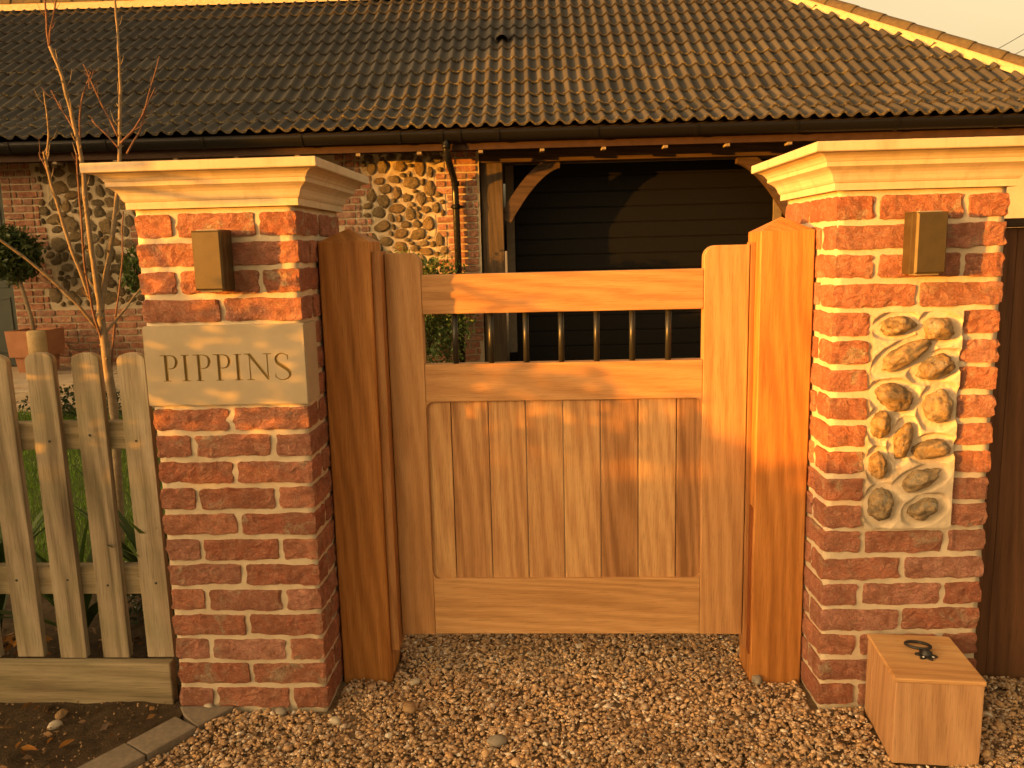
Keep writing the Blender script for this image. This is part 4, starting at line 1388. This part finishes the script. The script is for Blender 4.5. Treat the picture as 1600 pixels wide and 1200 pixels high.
p = hworld(-0.30, -0.55, 0.10)
shrub('shrub', 'dark green bush against the house below the downpipe', 'shrub', tuple(p), 0.60, 0.34, 0.60, 9000, 0.045, 'leaf_shrub', 5)
p = hworld(-3.35, -0.22, 0.95)
shrub('wall_plant', 'small tuft of greenery on the house wall beside the plaque pillar', 'plant', tuple(p), 0.17, 0.14, 0.22, 500, 0.06, 'leaf_shrub', 8, stem=True)
for i, (x, y, rx, rz) in enumerate(((-1.55, 3.9, 0.35, 0.13), (-2.6, 3.95, 0.45, 0.15), (-0.75, 3.7, 0.3, 0.12))):
    shrub('low_shrub', ['low dark shrub at the patio edge behind the third picket from the plaque pillar', 'low dark shrub at the patio edge behind the leftmost pickets',
                        'low dark shrub at the patio edge behind the picket beside the pillar'][i], 'shrub', (x, y, 0.06), rx, 0.22, rz, 1200, 0.035, 'leaf_dark', 20 + i, 'low shrubs along the patio', False)
# heather-like white flowers in the border
for i, (x, y) in enumerate(((-0.37, 0.62), (-0.10, 0.55))):
    t = thing('white_flowers', ['clump of small white flowers seen between the two pickets left of the last', 'clump of small white flowers beside the plaque pillar'][i], 'flowers', (x, y, 0.0), 0, 'white flower clumps')
    r = np.random.default_rng(30 + i); C = np.stack([r.normal(0, .06, 160), r.normal(0, .05, 160), r.uniform(.06, .2, 160)], 1)
    V, F = leaf_cloud(C, 0.016, 1.5, 3); put('petals', np_mesh('petals', V, F, 'white_petal'), t)
    C = np.stack([r.normal(0, .07, 700), r.normal(0, .06, 700), r.uniform(.0, .18, 700)], 1)
    V, F = leaf_cloud(C, 0.03, 3, 4); put('foliage', np_mesh('foliage', V, F, 'leaf_dark'), t)

# bay tree in a terracotta pot
p = hworld(-4.36, -0.42, 0.155)
BT = thing('potted_bay_tree', 'clipped ball bay tree in a terracotta pot by the front door', 'potted tree', tuple(p))
bm = bmesh.new(); rings = []
for s_, z in ((0.135, 0), (0.15, 0.16), (0.152, 0.165), (0.185, 0.167), (0.198, 0.44), (0.178, 0.44), (0.172, 0.38)):
    rings.append([bm.verts.new((x * s_, y * s_, z)) for x, y in ((-1, -1), (1, -1), (1, 1), (-1, 1))])
bm.faces.new(rings[0][::-1]); bm.faces.new(rings[-1])
for a, b in zip(rings, rings[1:]):
    for i in range(4): bm.faces.new((a[i], a[(i + 1) % 4], b[(i + 1) % 4], b[i]))
put('pot', bm_mesh('pot', bm, 'terracotta'), BT)
V, F = tube_geo([(0, 0, .38), (-.03, 0, .6), (-.09, 0, .9), (-.14, 0, 1.15)], [.022, .02, .019, .015], 8)
put('trunk', mesh('trunk', V, F, 'bark', True), BT)
r = np.random.default_rng(77); n = 3200; dd = r.normal(size=(n, 3)); dd /= np.linalg.norm(dd, axis=1)[:, None]; k = r.random(n) ** .3
C = dd * (k * (0.275 + 0.03 * r.normal(size=n)))[:, None] + np.array([-.16, 0, 1.22])
V, F = leaf_cloud(C, 0.075, 2.6, 9); put('crown', np_mesh('crown', V, F, 'leaf_bay'), BT)
p = hworld(-4.15, -0.75, 0.155)
V, F = tube_geo([(0, 0, 0), (0, 0, .44), (0, 0, .455)], [.088, .088, .080], 20)
LG = put('timber_bollard', mesh('timber_bollard', V, F, 'log_wood', True), None, tuple(p)); tag(LG, 'short round pale timber post beside the terracotta pot', 'bollard')
# stone edging pieces on the patio
for i, (u, v, L) in enumerate(((38, 590, 0.5), (122, 606, 0.5), (18, 612, 0.55))):
    p = HY(u, v, -1.9 - 0.4 * (i == 2)); q = hworld(p.x, p.y, 0.155)
    o = put('edging_stone', brick_mesh(L, 0.16, 0.10, 130 + i, 'patio_stone', 8, 4, 4, 0.006, 0.012), None, (q.x, q.y, 0.20), (0, 0, HA + random.uniform(-.2, .2)))
    tag(o, ['pale edging stone on the patio near the terracotta pot', 'pale edging stone behind the third picket from the plaque pillar', 'pale edging stone nearest the fence at the left'][i], 'stone', 'edging stones on the patio')


# bare sapling behind the fence
def sapling():
    YD = 1.35
    base = atY(178, 640, YD)
    t = thing('bare_sapling', 'leafless young tree with pale upright stems behind the picket fence', 'tree', (base.x, YD, 0.0))
    def B(pts, r0, r1, mat='bark', name='branch', dy=0.0):
        P = []
        m = len(pts)
        for i, (u, v) in enumerate(pts):
            yy = YD + dy * (i / max(1, m - 1)); q = atY(u, v, yy); P.append(Vector((q.x - base.x, yy - YD, q.z)))
        # smooth and add a slight knottiness
        Q = []; C = [2 * P[0] - P[1]] + P + [2 * P[-1] - P[-2]]
        for i in range(1, len(C) - 2):
            for k in range(5):
                s = k / 5
                Q.append(0.5 * ((2 * C[i]) + (-C[i - 1] + C[i + 1]) * s + (2 * C[i - 1] - 5 * C[i] + 4 * C[i + 1] - C[i + 2]) * s * s + (-C[i - 1] + 3 * C[i] - 3 * C[i + 1] + C[i + 2]) * s ** 3))
        Q.append(P[-1]); n = len(Q)
        Q = [q + Vector((nz(q, 14, u), nz(q, 14, u + 3), 0)) * 0.004 for q in Q]
        R = [(r0 + (r1 - r0) * i / (n - 1)) * (1 + 0.12 * nz(Q[i], 30, 2)) for i in range(n)]
        geos = [tube_geo(Q, R, 8)]
        # buds along the shoot
        for i in range(3, n - 1, 2):
            dr = (Q[i + 1] - Q[i]).normalized(); s = dr.orthogonal().normalized(); s.rotate(Matrix.Rotation(i * 2.4, 3, dr)) if False else None
            s = Matrix.Rotation(i * 2.4, 3, dr) @ s
            b = Q[i] + s * R[i] * .7
            L = random.uniform(.006, .014) * (2.2 if random.random() < .18 else 1)
            geos.append(tube_geo([b, b + (s * .7 + dr * .7) * L], [R[i] * .45, R[i] * .12 + .0005], 5))
        if name == 'branch':
            for i in range(4, n - 2, 4):
                dr = (Q[i + 1] - Q[i]).normalized(); sd2 = Matrix.Rotation(i * 1.9 + u, 3, dr) @ dr.orthogonal().normalized()
                L = random.uniform(.03, .09); q0 = Q[i]; q1 = q0 + (dr * .75 + sd2 * .6) * L * .5; q2 = q1 + (dr * .9 + sd2 * .35 + Vector((0, 0, .2))) * L * .5
                geos.append(tube_geo([q0, q1, q2], [max(.0012, R[i] * .35), max(.001, R[i] * .28), .0007], 5))
        V, F = join_geo(geos); return put(name, mesh(name, V, F, mat, True), t)
    g = atY(180, 850, YD); 
    B([(190, 905), (182, 700), (175, 620), (166, 560), (160, 515), (157, 488)], 0.021, 0.017, 'bark', 'trunk')
    B([(157, 492), (150, 440), (142, 380), (133, 310), (128, 255), (121, 215), (107, 160), (93, 110), (77, 72)], .012, .0065, 'bark', dy=-.1)
    B([(77, 74), (73, 45), (71, 15), (69, -40)], .0055, .003, 'bark_red', dy=-.02)
    B([(78, 70), (80, 40), (87, 0), (92, -30)], .004, .0025, 'bark_red')
    B([(158, 490), (164, 440), (175, 370), (184, 300), (187, 240), (187, 190), (188, 130), (184, 60), (177, -30)], .013, .0045, 'bark', dy=.15)
    B([(141, 468), (126, 425), (108, 380), (90, 320), (78, 280), (71, 250), (68, 238)], .008, .0055, 'bark', dy=-.15)
    B([(72, 258), (76, 215), (74, 180), (68, 143)], .005, .003, 'bark', dy=-.05)
    B([(162, 535), (148, 498), (138, 450), (131, 400), (127, 340), (121, 275), (119, 240)], .006, .0035, 'bark_red', dy=-.25)
    B([(152, 512), (115, 470), (60, 420), (0, 375), (-50, 340)], .007, .004, 'bark', dy=-.3)
    B([(173, 590), (178, 520), (185, 460), (191, 400), (192, 330)], .0055, .003, 'bark_red', dy=.2)
    B([(166, 520), (188, 492), (205, 470), (225, 445)], .006, .004, 'bark', dy=.2)
    B([(186, 232), (165, 210), (143, 188)], .004, .0022, 'bark_red')
    B([(184, 213), (163, 172), (146, 135), (130, 100)], .0045, .002, 'bark_red')
    B([(140, 140), (139, 125), (142, 112)], .003, .0018, 'bark_red')
    B([(189, 224), (212, 198), (228, 165), (249, 88)], .0055, .0022, 'bark_red', dy=.1)
    B([(198, 240), (218, 205), (230, 165), (242, 136)], .0045, .0022, 'bark_red', dy=.12)
    B([(126, 245), (124, 200), (127, 160), (140, 116)], .005, .0022, 'bark_red', dy=-.05)
    B([(117, 205), (105, 184), (92, 165), (80, 141)], .004, .002, 'bark_red')
    B([(82, 290), (72, 262), (62, 246), (60, 238)], .0035, .002, 'bark_red')


sapling()


# dry seedling, leaves and twigs on the soil bed
def leaf_obj(p, s, rz, lab):
    V = [(-s, 0, 0), (-s * .3, -s * .4, .004), (s * .5, -s * .3, .006), (s * 1.1, 0, 0.001), (s * .5, s * .32, .005), (-s * .3, s * .42, .007), (0.1 * s, 0, -.001)]
    F = [(0, 1, 6), (1, 2, 6), (2, 3, 6), (3, 4, 6), (4, 5, 6), (5, 0, 6)]
    o = put('fallen_leaf', mesh('fallen_leaf', V, F, 'dry_leaf', True), None, p, (random.uniform(-.2, .2), random.uniform(-.2, .2), rz)); tag(o, lab, 'leaf', 'fallen leaves on the soil')


for u, v, s, lab in ((105, 1163, .026, 'orange fallen leaf on the soil nearest the kerb blocks'), (44, 1172, .024, 'brown curled leaf in the corner of the soil bed'),
                     (80, 1158, .014, 'small dark red fallen leaf between the two larger ones'), (30, 1165, .016, 'small brown leaf at the far edge of the soil bed')):
    q = atZ(u, v, 0.016); leaf_obj((q.x, q.y, 0.018), s, u, lab)
q = atZ(8, 1080, 0.0)
SD = thing('dry_seedling', 'dry twiggy seedling with orange leaves before the leftmost pickets', 'plant', (q.x, q.y + .02, 0.0))
geos = []; lv = []
for i, (dx, h) in enumerate(((.10, .22), (.06, .16), (.15, .17), (.02, .20))):
    P = [(0, 0, 0), (dx * .35, -.005, h * .5), (dx, -.012, h)]; geos.append(tube_geo(P, [.0022, .0018, .001], 5))
    for k in range(5): lv.append((dx * random.uniform(.5, 1.1), -.012 + random.uniform(-.02, .02), h * random.uniform(.6, 1.1)))
V, F = join_geo(geos); put('stem', mesh('stem', V, F, 'bark_red', True), SD)
V, F = leaf_cloud(np.array(lv), .034, 1.7, 12); put('leaves', np_mesh('leaves', V, F, 'dry_leaf'), SD)
# crumbs of stone and bark over the soil
n = 420; P = np.stack([rng.uniform(-.75, 0.0, n), rng.uniform(-.45, 0.02, n)], 1)
P = P[P[:, 0] < np.interp(P[:, 1], [-0.58, -0.41, -0.24, -0.108, 0.02], [-0.30, -0.19, -0.08, 0.0, -0.01])]
C = np.stack([P[:, 0], P[:, 1], np.full(len(P), 0.010)], 1)
V, F = leaf_cloud(C, 0.008, 1.3, 44, flat=.5); put('soil_crumbs', np_mesh('soil_crumbs', V, F, 'stone_brown'), kind='stuff', label='small stone and bark crumbs over the soil')

n = 90; P = np.stack([rng.uniform(-.8, -.05, n), rng.uniform(-.42, 0.0, n)], 1)
P = P[P[:, 0] < np.interp(P[:, 1], [-0.58, -0.41, -0.24, -0.108, 0.02], [-0.33, -0.22, -0.11, -0.03, -0.04])]
P2 = np.stack([rng.uniform(-1.0, -.03, 150), rng.uniform(.12, .5, 150)], 1); P = np.concatenate([P, P2])
C = np.stack([P[:, 0], P[:, 1], np.full(len(P), 0.016)], 1)
V, F = leaf_cloud(C, 0.030, 2.0, 51, flat=.75); put('leaf_litter', np_mesh('leaf_litter', V, F, 'litter'), kind='stuff', label='dark dead leaves scattered over the soil')

# overhead wires beyond the roof
for (u0, v0, u1, v1, lab) in ((1553, 80, 1680, 6, 'upper thin overhead wire in the sky beyond the hip'), (1584, 84, 1700, 22, 'lower thin overhead wire in the sky beyond the hip')):
    a, b = atY(u0 - 60, v0 + 33, 30), atY(u1, v1, 24); m = (a + b) / 2 - Vector((0, 0, 0.03))
    V, F = tube_geo([a - m, Vector((0, 0, 0)), b - m], [0.011] * 3, 6)
    tag(put('overhead_wire', mesh('overhead_wire', V, F, 'iron', True), None, tuple(m)), lab, 'wire', 'overhead wires')

# ------------------------------------------------------------------ what stands behind the viewer and shades the scene
PERP = Vector((math.cos(SUN_AZ), -math.sin(SUN_AZ), 0)); ALONG = Vector((math.sin(SUN_AZ), math.cos(SUN_AZ), 0))


def behind(h, along, z): return ALONG * along + PERP * h + Vector((0, 0, z))


def hedge():
    DIST = -6.0; t = thing('hedge', 'clipped garden hedge across the lane behind the viewer', 'hedge', tuple(behind(0, DIST, 0)))
    base = behind(0, DIST, 0); lift = -DIST * TE
    r = np.random.default_rng(5)
    n = 60000; h = r.uniform(-9, 7, n); a = r.uniform(-.35, .35, n); u = r.random(n)
    top = lift + 0.79 + 0.02 * np.sin(h * 5.1) + 0.02 * np.sin(h * 13 + 1)
    z = 0.03 + u ** 0.8 * (top - .03)
    H, A, Z_ = h, a, z
    C = np.stack([PERP.x * H + ALONG.x * A, PERP.y * H + ALONG.y * A, Z_], 1)
    V, F = leaf_cloud(C, 0.055, 1.5, 6); put('foliage', np_mesh('foliage', V, F, 'leaf_dark'), t)
    me = box_mesh('core', 0.40, 15.6, lift + .66, 'bark_dark', 0)
    put('core', me, t, tuple(PERP * -1.0 + Vector((0, 0, (lift + .66) / 2))), (0, 0, math.atan2(PERP.y, PERP.x) + PI / 2))


hedge()


def lane_bush():
    """leggy evergreen whose gaps dapple the plaque and the gate"""
    D = -2.1; lift = -D * TE; t = thing('lane_bush', 'leggy evergreen bush at the lane side behind the viewer', 'bush', tuple(behind(-0.5, D, 0)))
    r = np.random.default_rng(15); H, A, Z_ = [], [], []
    top = lambda h: np.interp(h, [-.8, -.3, -.05, .05, .16, .25, .36, .46], [1.12, 1.14, 1.18, 1.20, 1.17, 1.05, 1.00, 0.95])
    def fill(n, h0, h1, z0, z1):
        h = r.uniform(h0, h1, n); z = r.uniform(z0, z1, n); k = z < top(h) + r.normal(0, .02, n)
        H.append(h[k]); A.append(r.uniform(-.10, .10, k.sum())); Z_.append(lift + z[k])
    fill(2100, -.8, 0.46, 0.92, 1.25)
    fill(620, -.8, 0.60, 0.80, 0.93)
    fill(900, -.8, -0.03, 0.72, 0.95)
    fill(260, -.05, 0.60, 0.74, 0.82)
    H, A, Z_ = (np.concatenate(q) for q in (H, A, Z_))
    C = np.stack([PERP.x * (H + .5) + ALONG.x * A, PERP.y * (H + .5) + ALONG.y * A, Z_], 1)
    V, F = leaf_cloud(C, 0.058, 1.8, 16); put('foliage', np_mesh('foliage', V, F, 'leaf_dark'), t)
    def pt(h, z, a=0.0): return PERP * (h + 0.5) + ALONG * a + Vector((0, 0, z + lift))
    rr6 = random.Random(3)
    G = [tube_geo([pt(-.55, -lift), pt(-.54, .5), pt(-.50, 1.0), pt(-.45, 1.5)], [.022, .02, .016, .010], 8), tube_geo([pt(-.2, -lift), pt(-.2, .5), pt(-.12, .8), pt(0, 1.1)], [.018, .016, .012, .006], 8)]
    for h0, z0, h1, z1, w in ((-.48, 1.42, .12, 1.53, .008), (-.46, 1.56, .22, 1.45, .007), (-.2, 1.50, .16, 1.50, .006), (-.47, 1.2, .10, 1.36, .005), (-.1, 1.33, .07, 1.22, .006), (.02, 1.36, .05, 1.18, .006),
                              (.10, 1.06, .36, 1.22, .005), (.16, 1.12, .43, 1.15, .006), (.2, 1.25, .40, 1.16, .005), (.1, 1.3, .15, 1.2, .005)):
        P = [pt(h0 + (h1 - h0) * q / 6 + rr6.uniform(-.012, .012), z0 + (z1 - z0) * q / 6 + rr6.uniform(-.012, .012), rr6.uniform(-.06, .06)) for q in range(7)]
        G.append(tube_geo(P, [w * 1.5 - w * .1 * q for q in range(7)], 6))
    V, F = join_geo(G); put('branches', mesh('branches', V, F, 'bark_dark', True), t)


lane_bush()


def neighbour():
    D0, D1 = -22.0, -30.0; lift = 22 * TE
    t = thing('neighbouring_house', 'hipped roof house across the lane behind the viewer', 'house', tuple(behind(-6.06, D0, 0)))
    o = behind(-6.06, D0, 0)
    def q(h, a, z): return behind(h, a, z) - o
    e = 1.95 + lift
    wv = [q(-6.06, D0, -.1), q(-24, D0, -.1), q(-24, D1, -.1), q(-6.06, D1, -.1), q(-6.06, D0, e), q(-24, D0, e), q(-24, D1, e), q(-6.06, D1, e)]
    put('wall', mesh('wall', wv, [(0, 1, 5, 4), (1, 2, 6, 5), (2, 3, 7, 6), (3, 0, 4, 7)], 'render_wall'), t)
    rv = [q(-6.04, D0 + .02, e), q(-24.1, D0 + .02, e), q(-24.1, D1 - .02, e), q(-6.04, D1 - .02, e), q(-6.86, (D0 + D1) / 2, 4.46 + lift * 26 / 22), q(-23.2, (D0 + D1) / 2, 4.46 + lift * 26 / 22)]
    put('roof', mesh('roof', rv, [(0, 1, 5, 4), (1, 2, 5), (2, 3, 4, 5), (3, 0, 4)], 'roof_felt'), t)


neighbour()
print('house bricks', nb, 'tiles', ntile, 'objects', len(bpy.data.objects))
